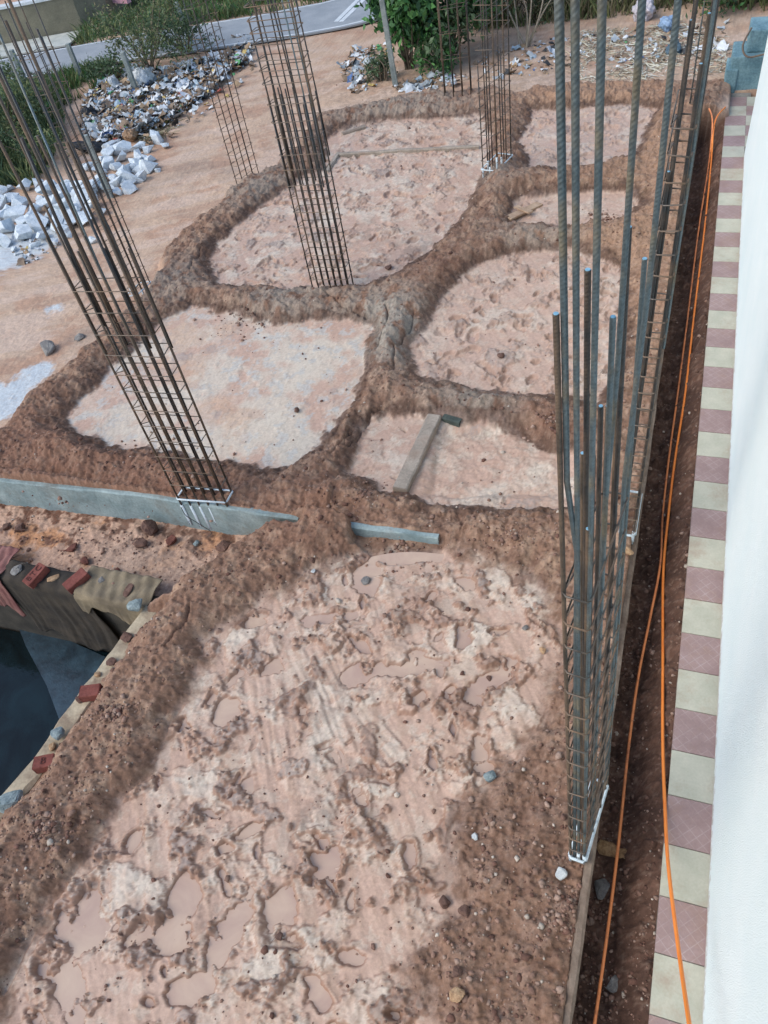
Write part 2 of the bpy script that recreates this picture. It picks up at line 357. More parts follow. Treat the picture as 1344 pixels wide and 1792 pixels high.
# outer ground
O = np.empty_like(C); O[:] = alb(199, 170, 145)
O = cmix(O, alb(184,144,118), ss(-.1, .5, n1+.2*n2)*.7)
streak = fbm(X*.5+Y*.4, (Y-X*.55)*2.4, 1.2, 4, 260)
O = cmix(O, alb(208,182,162), ss(.0, .5, streak)*.7)
O = cmix(O, alb(170,134,112), ss(.25, .6, -streak)*.5)
O = cmix(O, alb(150,132,118), ss(.2, .6, n4-.3)*.4)
cem = np.clip(1.3*blob(0,705,.34,-.1)+.9*blob(70,650,.2,-.1)+1.2*blob(10,440,.55,-.1)+.7*blob(80,400,.5,-.1)+.6*blob(95,540,.17,-.1), 0, 1)
O = cmix(O, alb(200,206,208), ss(.35, .75, cem+.22*n2+.1*n3))
dirtback = np.clip(blob(640,150,1.2)+blob(960,90,1.4)+blob(1200,80,1.2), 0, 1)
O = cmix(O, alb(172,146,124), dirtback*ss(-.3, .4, n2)*.7)
C = C*(1-po[..., None])+O*po[..., None]
S = np.empty_like(C); S[:] = alb(198,162,138)
S = cmix(S, alb(196,140,96), ss(.15, .5, n1+.3*n2)*.8); S = cmix(S, alb(120,84,66), ss(.1, .5, n2+.5*ss(3.15, 3.4, Y)-.15)); S = cmix(S, alb(176,152,134), np.clip(blob(300,985,.3,-.3)+blob(200,980,.3,-.3), 0, 1)*.7)
C = C*(1-w_strip[..., None])+S*w_strip[..., None]
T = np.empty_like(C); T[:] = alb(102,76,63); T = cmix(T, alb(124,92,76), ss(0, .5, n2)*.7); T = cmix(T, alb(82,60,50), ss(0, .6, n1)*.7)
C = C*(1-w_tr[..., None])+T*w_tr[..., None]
C = cmix(C, alb(150,128,112), ss(.33, .6, n3+.3*n2)*.35)
C = C*(1+.10*n3[..., None]+.05*f_crumb[..., None])
wet = np.clip(edge*(.55+.4*ss(.1, -.4, n2))+.25*damp, 0, 1)

nx, ny = X.shape
vid = np.arange(nx*ny, dtype=np.int32).reshape(nx, ny)
quads = np.stack([vid[:-1,:-1], vid[1:,:-1], vid[1:,1:], vid[:-1,1:]], -1).reshape(-1, 4)
gme = mesh_np('ground', np.stack([X, Y, Z], -1).reshape(-1, 3), quads); smooth(gme)
vattr(gme, 'soil', np.clip(C, .005, 1).reshape(-1, 3)); fattr(gme, 'wet', wet); fattr(gme, 'grain', np.clip((1-.68*edge)*(1-po)+po*.5, 0, 1))
def ground_material():
    m, nt, b = mat_base('soil')
    a = N(nt, 'ShaderNodeAttribute', attribute_name='soil'); w = N(nt, 'ShaderNodeAttribute', attribute_name='wet')
    nA = noise(nt, 55, 6, rough=.7); nB = noise(nt, 240, 4); nC = noise(nt, 14, 5)
    f = ramp(nt, nA.outputs['Fac'], .3, .72, (.72,.71,.70,1), (1.22,1.22,1.22,1))
    ga = N(nt, 'ShaderNodeAttribute', attribute_name='grain'); c = mixc(nt, ga.outputs['Fac'], a.outputs['Color'], f.outputs[0], 'MULTIPLY')
    nD = noise(nt, 26, 5, rough=.65); fD = ramp(nt, nD.outputs['Fac'], .32, .68, (.84,.83,.82,1), (1.12,1.12,1.12,1)); c = mixc(nt, ga.outputs['Fac'], c, fD.outputs[0], 'MULTIPLY')
    g = ramp(nt, nB.outputs['Fac'], .66, .74)                       # pale grit
    gf = N(nt, 'ShaderNodeMath', operation='MULTIPLY'); nt.links.new(g.outputs[0], gf.inputs[0]); gf.inputs[1].default_value = .35
    c = mixc(nt, gf.outputs[0], c, (.42,.38,.34,1)); nt.links.new(c, b.inputs['Base Color'])
    r = N(nt, 'ShaderNodeMapRange'); nt.links.new(w.outputs['Fac'], r.inputs[0]); r.inputs[3].default_value = .92; r.inputs[4].default_value = .42
    nt.links.new(r.outputs[0], b.inputs['Roughness']); b.inputs['Specular IOR Level'].default_value = .3
    p = bump(nt, b, nC.outputs['Fac'], .35, .02); l1 = b.inputs['Normal'].links[0].from_node
    p = bump(nt, b, nA.outputs['Fac'], .55, .008, p); l2 = b.inputs['Normal'].links[0].from_node
    bump(nt, b, nB.outputs['Fac'], .35, .003, p)
    for node, hi, lo in ((l1, .4, .12), (l2, .65, .28)):
        q = N(nt, 'ShaderNodeMapRange'); nt.links.new(w.outputs['Fac'], q.inputs[0]); q.inputs[3].default_value = hi; q.inputs[4].default_value = lo; nt.links.new(q.outputs[0], node.inputs['Strength'])
    return m
tag(link('ground', gme, ground_material()), kind='structure')

# ---- water lying in the churned mud and in the pit
def water_sheet(name, poly, z, m):
    bm = bmesh.new(); bm.faces.new([bm.verts.new((x, y, z)) for x, y in poly])
    me = bm_mesh(bm, name); o = link(name, me, m); return tag(o, kind='structure')
def muddy_water(c0, c1):
    m, nt, b = mat_base('muddy_water'); n = noise(nt, 3.5, 6, dist=.6)
    r = ramp(nt, n.outputs['Fac'], .35, .68, c0, c1); nt.links.new(r.outputs[0], b.inputs['Base Color'])
    b.inputs['Roughness'].default_value = .12; b.inputs['Specular IOR Level'].default_value = .5
    n2 = noise(nt, 9, 3); bump(nt, b, n2.outputs['Fac'], .08, .01); return m
MW = muddy_water(rgba(186,156,138), rgba(206,178,154))
lv = {k: float(np.percentile(Z[(SD[k] < -.1) & (Y > -.4)], q)) for k, q in (('A',13),('C',2),('D',2))}
water_sheet('water', chaikin(upoly(CELLS['A'], -.07)), lv['A'], MW)
water_sheet('water', chaikin(upoly(CELLS['C'], -.07)), lv['C'], MW)
water_sheet('water', chaikin(upoly(CELLS['D'], -.07)), lv['D'], MW)
water_sheet('water', [(-7.5,3.38),(-3.9,3.38),(-3.9,2.66),(-7.5,2.66)], -.345, muddy_water(rgba(200,140,90), rgba(196,150,120)))
def pit_water():
    m, nt, b = mat_base('pit_water'); n = noise(nt, 2.2, 4, dist=.8)
    r = ramp(nt, n.outputs['Fac'], .4, .7, (.002,.005,.006,1), (.006,.016,.020,1)); nt.links.new(r.outputs[0], b.inputs['Base Color'])
    b.inputs['Roughness'].default_value = .10; b.inputs['Specular IOR Level'].default_value = .25
    n2 = noise(nt, 7, 3); bump(nt, b, n2.outputs['Fac'], .12, .02); return m
water_sheet('water', [(-11,2.55),(-3.45,2.55),(-3.5,2.1),(-3.6,1.2),(-3.9,-.5),(-4.6,-5.5),(-11,-5.5)], -1.2, pit_water())

# ------------------------------------------------------------------ common materials
CONC = mat_two('blue_grey_concrete', rgba(122,140,140), rgba(160,174,172), 5, .3, .7, .85, 45, .5, .006)
CONC2 = mat_two('buff_concrete', rgba(146,134,120), rgba(178,164,148), 6, .3, .7, .9, 50, .6, .008)
CONC3 = mat_two('pit_rim_cement', rgba(150,132,110), rgba(206,190,160), 3.5, .35, .65, .9, 40, .5, .008)
def stain(m, col, lo=.52, hi=.7, k=.5, scale=3.0):
    nt = m.node_tree; b = nt.nodes['Principled BSDF']; src = b.inputs['Base Color'].links[0].from_socket
    r = ramp(nt, noise(nt, scale, 6, rough=.7, dist=.5).outputs['Fac'], lo, hi); f = N(nt, 'ShaderNodeMath', operation='MULTIPLY'); nt.links.new(r.outputs[0], f.inputs[0]); f.inputs[1].default_value = k
    nt.links.new(mixc(nt, f.outputs[0], src, col), b.inputs['Base Color']); return m
stain(CONC, rgba(112,100,86)); stain(CONC2, rgba(150,120,100)); stain(CONC3, rgba(120,92,74), k=.7, scale=4)
def steel(name, base, rust, lo, hi, rough=.42, metal=.55, sc=6):
    m, nt, b = mat_base(name); n = noise(nt, sc, 5); n2 = noise(nt, 90, 3)
    tc = ramp(nt, n.outputs['Fac'], lo, hi); c = mixc(nt, tc.outputs[0], base, rust)
    f = ramp(nt, n2.outputs['Fac'], .3, .7, (.75,.75,.75,1), (1.2,1.2,1.2,1))
    nt.links.new(mixc(nt, 1.0, c, f.outputs[0], 'MULTIPLY'), b.inputs['Base Color'])
    rr = N(nt, 'ShaderNodeMapRange'); nt.links.new(tc.outputs[0], rr.inputs[0]); rr.inputs[3].default_value = rough; rr.inputs[4].default_value = .8
    nt.links.new(rr.outputs[0], b.inputs['Roughness'])
    mm = N(nt, 'ShaderNodeMapRange'); nt.links.new(tc.outputs[0], mm.inputs[0]); mm.inputs[3].default_value = metal; mm.inputs[4].default_value = .1
    nt.links.new(mm.outputs[0], b.inputs['Metallic']); bump(nt, b, n2.outputs['Fac'], .25, .001); return m
STEEL_BLUE = steel('blue_steel', (.115,.150,.160,1), (.150,.130,.090,1), .48, .66)
STEEL_DARK = steel('dark_steel', (.042,.045,.046,1), (.090,.062,.042,1), .42, .64)
STEEL_RUST = steel('rusty_steel', (.080,.068,.055,1), (.140,.092,.058,1), .35, .60)
STIRRUP = steel('stirrup_steel', (.120,.104,.088,1), (.190,.125,.080,1), .38, .62)
CUT_SKY = mat_two('sky_tinted_cut_face', rgba(120,168,190), rgba(150,196,214), 40, rough=.4)  # pale blue puts the sky's reflection into the colour of the bar ends
SLURRY = mat_two('cement_slurry', rgba(196,212,218), rgba(226,234,238), 40, .3, .7, .8, 90, .6, .004)

# ------------------------------------------------------------------ concrete beams
def beam_path(name, pts, w, z0, z1, mat, label, seg=.12, side=1, jit=.006, cat='beam'):
    """long concrete beam along pts, w thick towards its left (side=1), slightly rough edges"""
    P = []
    for (a, b) in zip(pts, pts[1:]):
        L = math.hypot(b[0]-a[0], b[1]-a[1]); n = max(1, int(L/seg))
        for k in range(n): P.append((a[0]+(b[0]-a[0])*k/n, a[1]+(b[1]-a[1])*k/n))
    P.append(pts[-1]); bm = bmesh.new(); rows = []; r = random.Random(len(P)*7+3)
    for k, p in enumerate(P):
        q = P[min(k+1, len(P)-1)]; o = P[max(k-1, 0)]; d = Vector((q[0]-o[0], q[1]-o[1])).normalized(); nn = Vector((-d.y, d.x))*side
        j = lambda s=1: r.uniform(-jit, jit)*s
        bv = .012
        sec = [(0, z0), (0, z1-bv), (bv, z1), (w-bv, z1), (w, z1-bv), (w, z0)]
        rows.append([bm.verts.new((p[0]+nn.x*(u+j()), p[1]+nn.y*(u+j()), z+(j(.8) if z > z0 else 0))) for u, z in sec])
    for a, b in zip(rows, rows[1:]):
        for k in range(6): bm.faces.new((a[k], a[(k+1) % 6], b[(k+1) % 6], b[k]))
    bm.faces.new(rows[0]); bm.faces.new(rows[-1][::-1])
    o = link(name, bm_mesh(bm, name), mat); return tag(o, label, cat)
beam_path('concrete_beam', [(-7.8,3.24),(-5.39,3.37),(-3.93,3.445),(-2.5,3.45)], .065, -.55, .006, CONC, 'long blue grey concrete beam between the brown ridge and the flooded strip by the pit')
beam_path('concrete_beam', [(-2.16,3.46),(-1.36,3.475)], .055, -.5, .004, CONC, 'mostly buried concrete beam whose short grey face shows above the near mud cell')
beam_path('concrete_beam', [(.052,-5),(.052,11.05)], .05, -.7, .012, mat_two('soiled_concrete', rgba(112,94,80), rgba(150,132,116), 9, .35, .7, .95, 45, .7, .01), 'long narrow concrete beam along the dark trench beside the orange cables', jit=.004)
beam_path('concrete_beam', [at(938,966,-.02), at(990,972,-.02)], .06, -.4, -.012, CONC, 'thin sliver of concrete beam in the soil left of the near rebar cage')
x0, y0 = at(712,857,-.02); x1, y1 = at(772,728,-.02)
beam_path('concrete_beam', [(x0, y0), (x1, y1)], .125, -.4, -.012, CONC2, 'short flat topped concrete beam crossing the small mud cell', jit=.003)
x2, y2 = at(803,740,-.03)
beam_path('concrete_beam', [(x1+.005, y1-.01), (x2, y2)],         .07, -.4, -.03, mat_two('damp_green_concrete', rgba(64,72,66), rgba(96,104,94), 6), 'short dark concrete stub in the gap beside the end of the flat topped beam', jit=.003)
for a, b, lb in [((590,272),(838,258),'thin straight concrete edge crossing the far large mud cell'), ((575,300),(596,268),'short concrete edge stub at the left end of the thin straight edge'), ((600,235),(640,222),'small concrete edge piece under the far ridge')]:
    beam_path('concrete_edging', [at(*a, -.04), at(*b, -.04)], .06, -.3, -.022, CONC2, lb, jit=.006, cat='edging')

# ------------------------------------------------------------------ pit lining
pw = [(-3.50,2.56),(-3.53,2.40),(-3.57,2.09),(-3.62,1.69),(-3.66,1.24),(-3.73,.94),(-3.85,.3),(-4.02,-.5),(-4.9,-5.6)]
beam_path('pit_wall', pw, .14, -2.4, -.215, CONC3, 'pale cement rimmed side wall of the dark water pit topped with loose bricks', side=1, jit=.012, cat='wall')
beam_path('pit_wall', [(-11,2.57),(-3.37,2.57)], .12, -2.4, -.25, mat_two('wet_dark_wall', rgba(52,48,42), rgba(78,72,62), 5), 'far wall of the water pit under the draped sacking', side=1, jit=.006, cat='wall')
def drape(name, x0, x1, yb, drop0, drop1, mat, label, seed, zt=-.232, yback=.16):
    r = random.Random(seed); nu, nv = 70, 44; v = []; L0 = yback+.02
    for i in range(nu+1):
        u = i/nu; x = x0+(x1-x0)*u; drop = drop0+(drop1-drop0)*u+.05*math.sin(u*9+seed)+.03*math.sin(u*23)
        for j in range(nv+1):
            s = j/nv*(L0+drop); fold = .55*(.014*math.sin(u*13+seed+2.5*s+1.3*math.sin(u*7))*(.4+.6*math.sin(u*5+seed)**2)+.007*math.sin(u*37+2*seed+4*s+2*math.sin(u*11))+.002*math.sin(u*97+s*20))
            lump = .008*math.sin(u*17+s*30)+.005*math.sin(u*41-s*22)
            if s < L0-.02: y, z = yb+yback-s, zt+.01+lump+abs(fold)*.5
            else:
                d = s-L0+.02; k = min(1, d/.05)
                y, z = yb-.012-.018*k-abs(fold)*1.2*min(1, d*4), zt+.012-d+lump*(1-k)
            v.append((x+.02*math.sin(s*7+seed)*(s > L0), y, z))
    f = [(i*(nv+1)+j, (i+1)*(nv+1)+j, (i+1)*(nv+1)+j+1, i*(nv+1)+j+1) for i in range(nu) for j in range(nv)]
    me = mesh_np(name, v, f); smooth(me); o = link(name, me, mat)
    md = o.modifiers.new('thickness', 'SOLIDIFY'); md.thickness = .006
    return tag(o, label, 'sacking')
SACK = mat_two('wet_sacking', rgba(112,100,82), rgba(150,134,108), 5, .35, .65, .95, 180, .7, .004)
SACKD = mat_two('dark_sacking', rgba(44,40,36), rgba(80,70,58), 6, .3, .7, .95, 180, .7, .004)
PINK = mat_two('pink_cloth', rgba(120,70,68), rgba(160,116,104), 6, .3, .7, .9, 150, .5, .004)
drape('sacking', -4.95, -4.05, 2.57, .75, .95, SACKD, 'dark wet sacking hanging deep into the pit under the two bricks', 3)
drape('sacking', -4.16, -3.48, 2.556, .16, .22, SACK, 'buff sacking folded over the pit rim beside the grey concrete lump', 8, zt=-.222, yback=.26)
drape('sacking', -5.40, -4.93, 2.552, .34, .5, PINK, 'faded pink cloth hanging over the left end of the pit rim', 5, zt=-.224, yback=.3)

bm = bmesh.new(); P_ = [at(px, py, -1.19) for px, py in [(25,1078),(185,1150),(160,1190),(105,1262),(82,1200),(45,1130)]]  # blue-grey sheet that paints the sky's sheen onto the pit water
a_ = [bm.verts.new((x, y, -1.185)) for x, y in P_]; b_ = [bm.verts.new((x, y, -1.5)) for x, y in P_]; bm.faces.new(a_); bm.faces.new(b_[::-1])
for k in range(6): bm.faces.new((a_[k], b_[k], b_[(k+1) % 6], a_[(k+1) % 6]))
tag(link('water_sheen', bm_mesh(bm, 'water_sheen'), mat_two('painted_sheen', rgba(22,34,42), rgba(58,82,94), 5, .3, .75, .3, 30, .3, .01, spec=.6)), 'blue grey painted sky sheen on the pit water below the far wall', 'painted sheen')
# ------------------------------------------------------------------ stones and bricks
def rock_mesh(seed, flat=.7, ang=True, n=16):
    r = random.Random(seed); bm = bmesh.new()
    for _ in range(n):
        v = Vector((r.gauss(0,1), r.gauss(0,1), r.gauss(0,1))).normalized()
        k = max(abs(v.x), abs(v.y), abs(v.z)); v = v*(.5+.5*r.uniform(.55, 1)/k*.6) if ang == True else (v/k*r.uniform(.72, 1) if ang == 'block' else v*r.uniform(.8, 1))
        bm.verts.new((v.x*.55, v.y*.5, v.z*.5*flat))
    h = bmesh.ops.convex_hull(bm, input=bm.verts)
    bmesh.ops.delete(bm, geom=[g for g in h['geom_interior'] if isinstance(g, bmesh.types.BMVert)], context='VERTS')
    bmesh.ops.bevel(bm, geom=list(bm.edges), offset=.012 if ang == 'block' else .03, segments=1, affect='EDGES')
    bmesh.ops.subdivide_edges(bm, edges=list(bm.edges), cuts=1, use_grid_fill=True)
    for v in bm.verts: v.co += Vector((r.uniform(-1,1), r.uniform(-1,1), r.uniform(-1,1)))*(.004 if ang == 'block' else .012)
    return bm_mesh(bm, 'stone')
def stone_mat(name, a, b): return mat_two(name, rgba(*a), rgba(*b), 4, .35, .65, .9, 22, .5, .02)
MS = dict(brown=stone_mat('brown_stone', (92,66,56), (128,98,84)), grey=stone_mat('grey_stone', (112,108,104), (150,146,140)), blue=stone_mat('blue_grey_lump', (112,128,130), (160,172,170)),
          tan=stone_mat('tan_stone', (160,124,92), (204,170,132)), white=stone_mat('white_stone', (196,200,198), (224,226,222)), granite=stone_mat('granite', (196,206,212), (230,236,238)), red=stone_mat('red_clod', (96,56,46), (128,80,66)))
def stone(px, py, size, kind, label, seed, zadd=0, flat=.7, rz=None, z=None, sx=1.0, name='stone', cat='stone'):
    if z is None: x, y, z = ground_at(px, py)
    else: x, y = at(px, py, z)
    o = link(name, rock_mesh(seed, flat), MS[kind]); r = random.Random(seed)
    o.scale = (size*sx, size, size); o.rotation_euler = (r.uniform(-.25,.25), r.uniform(-.25,.25), r.uniform(0,6) if rz is None else rz)
    o.location = (x, y, z+size*flat*.28+zadd); return tag(o, label, cat)
ST = [
 (266,930,.20,'brown','large angular brown rock leaning on the blue grey concrete beam',.9),(248,955,.16,'brown','flat brown rock under the large angular rock by the beam',.6),(302,948,.13,'red','rounded reddish clod right of the large rock by the beam',.7),
 (392,960,.17,'brown','broad flat dark brown slab of rock near the end of the blue grey beam',.5),(345,952,.08,'blue','small blue grey lump below the blue grey beam',.7),(128,962,.15,'red','reddish clod in the flooded strip beside the pit',.5),
 (38,928,.15,'brown','brown rock at the left under the blue grey beam',.8),(14,926,.11,'brown','small brown rock at the far left under the blue grey beam',.8),
 (83,615,.27,'grey','long grey broken concrete lump on the tan dirt left of the ridge',.6),(140,592,.16,'grey','thin grey concrete flake on the tan dirt',.4),(172,627,.12,'blue','small grey green lump on the left ridge beside the front column cage',.7),
 (548,982,.08,'brown','round brown pebble at the top of the near mud cell',.9),(640,1020,.12,'grey','wedge shaped grey stone at the tip of the curved mud lip',.6),(520,720,.07,'brown','lone dark pebble on the smooth cream mud cell',.9),
 (857,1360,.10,'blue','blue grey pebble at the right edge of the near mud cell',.7),(981,1530,.085,'white','white cement splashed stone at the foot of the near column cage',.8),(813,1600,.10,'brown','lumpy brown stone lying alone on the bare soil of the near cell',.8),
 (779,1580,.09,'brown','round brown stone at the edge of the mud beside the lumpy brown stone',.8),(802,1745,.11,'tan','pointed tan stone at the bottom of the bare soil',.7),(800,1703,.08,'brown','small round brown stone above the pointed tan stone',.8),
 (1098,968,.11,'tan','pinkish tan stone at the foot of the cage beside the trench',.8),(680,470,.12,'brown','dark clod on the far mud cell right of the centre cage',.7),(880,740,.07,'white','pale stone on the end of the dark sided beam',.7),
 (877,625,.10,'brown','dark rounded clod in the right hand mud cell',.7),(1072,1722,.11,'grey','grey stone in the trench between the cables',.6),(1056,1560,.16,'grey','large grey cobble lodged against the trench beam',.7),
 (948,1140,.07,'tan','small tan stone at the right edge of the near mud cell',.8),(919,1100,.06,'grey','small grey pebble in the upper right of the near mud cell',.8),(918,380,.0,'tan','',.5),
 (855,1190,.06,'brown','small round pebble standing in a pool of the near cell',1),(490,1640,.06,'brown','small dark pebble low in the near mud cell',.8),(222,548,.09,'grey','grey lump on the left ridge by the second cage',.7),
 (832,1465,.06,'white','small white chip on the bare soil of the near cell',.6),(548,1000,.05,'white','pale flake just below the brown pebble',.4),
]
for k, (px, py, s, kd, lb, fl) in enumerate(ST):
    if s: stone(px, py, s, kd, lb, 100+k, flat=fl)
# along the pit rim
stone(243,1066,.18,'blue','grey green concrete lump on the corner of the pit rim',301, z=-.215, flat=.8, zadd=.03)
stone(108,1290,.14,'blue','pale green concrete lump on the pit side wall between two bricks',302, z=-.215, flat=.8, zadd=.02)
stone(24,1412,.22,'blue','long blue green concrete lump at the near end of the pit rim',303, z=-.215, flat=.6, zadd=.02, sx=1.2)
stone(196,1158,.12,'brown','dark brown slab stone on the pit side wall above the first brick',304, z=-.215, flat=.5)
stone(222,1118,.12,'brown','rough brown clod at the top of the pit side wall',305, z=-.215, flat=.6)
stone(180,1018,.09,'grey','rounded grey stone weighting the sacking',306, z=-.225, flat=.7, zadd=.0)
stone(94,1014,.10,'tan','oblong tan stone lying between the two bricks on the pit rim',307, z=-.225, flat=.5, sx=1.5)
stone(30,1000,.16,'grey','flat grey slate at the left end of the pit rim',308, z=-.225, flat=.4)
stone(222,1035,.16,'brown','thin dark flake of rock on the buff sacking',309, z=-.225, flat=.3, sx=1.4)
for k, (px, py, sz, kd, lb) in enumerate([(150,985,.11,'red','reddish fragment on the pink ledge behind the right hand brick'),(205,1001,.08,'red','small red fragment on the ledge above the sacking'),(262,1040,.08,'tan','tan chip on the ledge beside the grey concrete lump'),(140,1226,.09,'brown','brown clod under the middle brick of the pit side wall'),(92,1308,.08,'tan','tan chip just above the lettered half brick'),(172,1180,.07,'tan','tan chip just above the middle brick of the pit side wall'),(15,985,.13,'brown','dark slab of rock behind the slate at the far left of the ledge'),(232,1010,.07,'grey','small grey fragment on the ledge above the sacking')]):
    stone(px, py, sz, kd, lb, 330+k, z=None if py < 1050 else -.215, flat=.6)
BRICK = mat_two('red_brick', rgba(112,60,52), rgba(146,86,74), 12, .3, .7, .95, 60, .6, .006)
BRICKT = mat_two('brick_frog_shade', rgba(74,40,36), rgba(90,50,44), 12, .3, .7, .95, 60, .3, .004)
def brick(px, py, z, rz, label, size=(.20,.095,.07), tilt=(0,0), text=None):
    x, y = at(px, py, z+size[2]); t = thing('brick', label, 'brick', (x, y, z+size[2]/2)); t.rotation_euler = (tilt[0], tilt[1], rz)
    bm = bmesh.new(); a, b, c = size; add_box(bm, -a/2, a/2, -b/2, b/2, -c/2, c/2, .006)
    bmesh.ops.subdivide_edges(bm, edges=list(bm.edges), cuts=2, use_grid_fill=True); r = random.Random(px)
    for v in bm.verts: v.co += Vector((r.uniform(-1,1), r.uniform(-1,1), r.uniform(-1,1)))*.002
    link('brick_body', bm_mesh(bm, 'brick_body'), BRICK, t)
    if text:
        cu = bpy.data.curves.new('lettering', 'FONT'); cu.body = text; cu.size = b*.78; cu.align_x = 'CENTER'; cu.align_y = 'CENTER'; cu.extrude = .0015; cu.space_character = 1.25
        tmp = bpy.data.objects.new('lettering', cu); COL.objects.link(tmp)
        dg = bpy.context.evaluated_depsgraph_get(); me = bpy.data.meshes.new_from_object(tmp.evaluated_get(dg)); bpy.data.objects.remove(tmp)
        o = link('lettering', me, BRICKT, t); o.location = (0, 0, c/2+.0022)
    return t
def heading(a, b, z):
    p, q = at(*a, z), at(*b, z); return math.atan2(q[1]-p[1], q[0]-p[0])
brick(60,1003,-.222, heading((45,1020),(75,992),-.2), 'red brick stamped with letters on the far pit rim', text='BTC', tilt=(0,-.12))
brick(131,1012,-.222, heading((112,1030),(152,1000),-.2), 'plain red brick lying on the sacking right of the stamped brick', tilt=(.05,-.1))
brick(156,1208,-.212, heading((140,1210),(174,1205),-.2), 'red brick on the middle of the pit side wall', size=(.15,.095,.075))
brick(75,1332,-.212, heading((58,1332),(95,1325),-.2), 'stamped half brick near the lower end of the pit side wall', size=(.14,.09,.075), text='B')
# loose crumbs of soil and grit, uncountable
def scatter(name, pts, sizes, mat, tints, ico=1):
    base = []
    for s in range(6):
        bm = bmesh.new(); bmesh.ops.create_icosphere(bm, subdivisions=ico, radius=.5); r = random.Random(s+50)
        for v in bm.verts: v.co = Vector((v.co.x*r.uniform(.55,1.2), v.co.y*r.uniform(.55,1.2), v.co.z*r.uniform(.5,1.2)))
        bm.verts.ensure_lookup_table(); base.append((np.array([v.co[:] for v in bm.verts]), np.array([[v.index for v in f.verts] for f in bm.faces]))); bm.free()
    V, Fc, T = [], [], []; n = 0; r = np.random.RandomState(len(pts))
    for (x, y, z), s, t in zip(pts, sizes, tints):
        b, f = base[r.randint(6)]; a = r.rand()*6.28; c, q = math.cos(a), math.sin(a); sc = np.array([s*r.uniform(.8,1.4), s, s*r.uniform(.5,.9)])
        p = b*sc; p = np.stack([p[:,0]*c-p[:,1]*q, p[:,0]*q+p[:,1]*c, p[:,2]], -1)+np.array([x, y, z+s*.18])
        V.append(p); Fc.append(f+n); n += len(b); T.append(np.tile(np.array(t)*r.uniform(.8,1.2), (len(b), 1)))
    me = mesh_np(name, np.concatenate(V), np.concatenate(Fc)); vattr(me, 'tint', np.concatenate(T))
    return tag(link(name, me, mat), kind='stuff')
TINT = mat_attr('crumb', .95, var=.2, bscale=90, bs=.4)
def crumbs():
    P, S_, T_ = [], [], []
    dens = (.10+.9*ss(.02,.1,dc)*ss(.5,.1,dp+.5)+.9*w_strip*.5+2.5*w_tr)*((dp < .05) | (X > 0))
    pal = [alb(128,98,84), alb(142,112,96), alb(108,78,66), alb(160,134,118)]
    r = np.random.RandomState(3); n = 0
    while n < 6500:
        px, py = r.uniform(-20, 1260), 1792*(r.rand()**.8); x, y = at(px, py, -.02)
        i, j = np.searchsorted(XS, x)-1, np.searchsorted(YS, y)-1
        cl = .25+1.3*max(0, float(n2[i, j])+.25)
        if Z[i, j] < -1 or abs(Z[i+2,j]-Z[i-2,j]) > .05 or abs(Z[i,j+2]-Z[i,j-2]) > .07 or (x < -2.3 and 3.3 < y < 3.66) or r.rand() > float(dens[i, j])*cl: continue
        s = min(.05, .006+.008*r.exponential()); P.append((x, y, gz(x, y))); S_.append(s); T_.append(pal[r.randint(4)] if r.rand() > .06 else alb(190,176,160)); n += 1
    # heaps of crumbs at the feet of cages and ridges
    for px, py, rad, k in [(1010,1580,70,170),(985,1620,60,80),(960,735,35,130),(300,840,110,260),(90,840,90,200),(560,890,60,160),(900,935,90,160),(640,860,40,80),(420,560,70,120),(1055,385,35,110),(1085,660,30,70),(250,950,90,120),(80,1450,60,200),(200,1250,60,200),(640,205,60,90),(880,210,30,30),(1130,1140,60,90),(1090,1720,60,90),(700,965,70,90)]:
        for _ in range(k):
            a = r.rand()*6.28; q = abs(r.normal())*rad*.6; x, y, z = ground_at(px+q*math.cos(a), py+q*math.sin(a)*.7)
            i, j = np.searchsorted(XS, x)-1, np.searchsorted(YS, y)-1
            if z < -1 or abs(Z[i+2,j]-Z[i-2,j]) > .05 or abs(Z[i,j+2]-Z[i,j-2]) > .07 or (x < -2.3 and 3.3 < y < 3.66): continue
            P.append((x, y, z)); S_.append(min(.05, .008+.009*r.exponential())); T_.append(pal[r.randint(4)])
    scatter('soil_crumbs', P, S_, TINT, T_)
crumbs()

# ------------------------------------------------------------------ rebar cages
def tube(path, rad, n=8, rib=0, pitch=.011):
    """swept bar along path; rib > 0 adds slanting ribs like a deformed bar"""
    P = [np.array(p, float) for p in path]
    if rib:
        Q = []
        for a, b in zip(P, P[1:]):
            k = max(1, int(np.linalg.norm(b-a)/(pitch/4))); Q += [a+(b-a)*i/k for i in range(k)]
        Q.append(P[-1]); P = Q
    V = []; s = 0.0
    for k, p in enumerate(P):
        d = P[min(k+1, len(P)-1)]-P[max(k-1, 0)]; d /= np.linalg.norm(d)+1e-9
        ref = np.array([0,1.,0]) if abs(d[1]) < .9 else np.array([1.,0,0])
        a = np.cross(d, ref); a /= np.linalg.norm(a); b = np.cross(d, a)
        if k: s += np.linalg.norm(p-P[k-1])
        for i in range(n):
            th = 2*math.pi*i/n; r = rad
            if rib:
                half = th if th < math.pi else th-math.pi
                ph = s/pitch-(half if th < math.pi else math.pi-half)*.55; q = math.cos(2*math.pi*ph)
                r = rad*(1+rib*max(0, q)**1.0*math.sin(half)**.6)
                if min(half, math.pi-half) < .3: r = rad*(1+rib*.7)
            V.append(p+r*(math.cos(th)*a+math.sin(th)*b))
    m = len(P); f = [(k*n+i, k*n+(i+1) % n, (k+1)*n+(i+1) % n, (k+1)*n+i) for k in range(m-1) for i in range(n)]
    return V, f, n, m
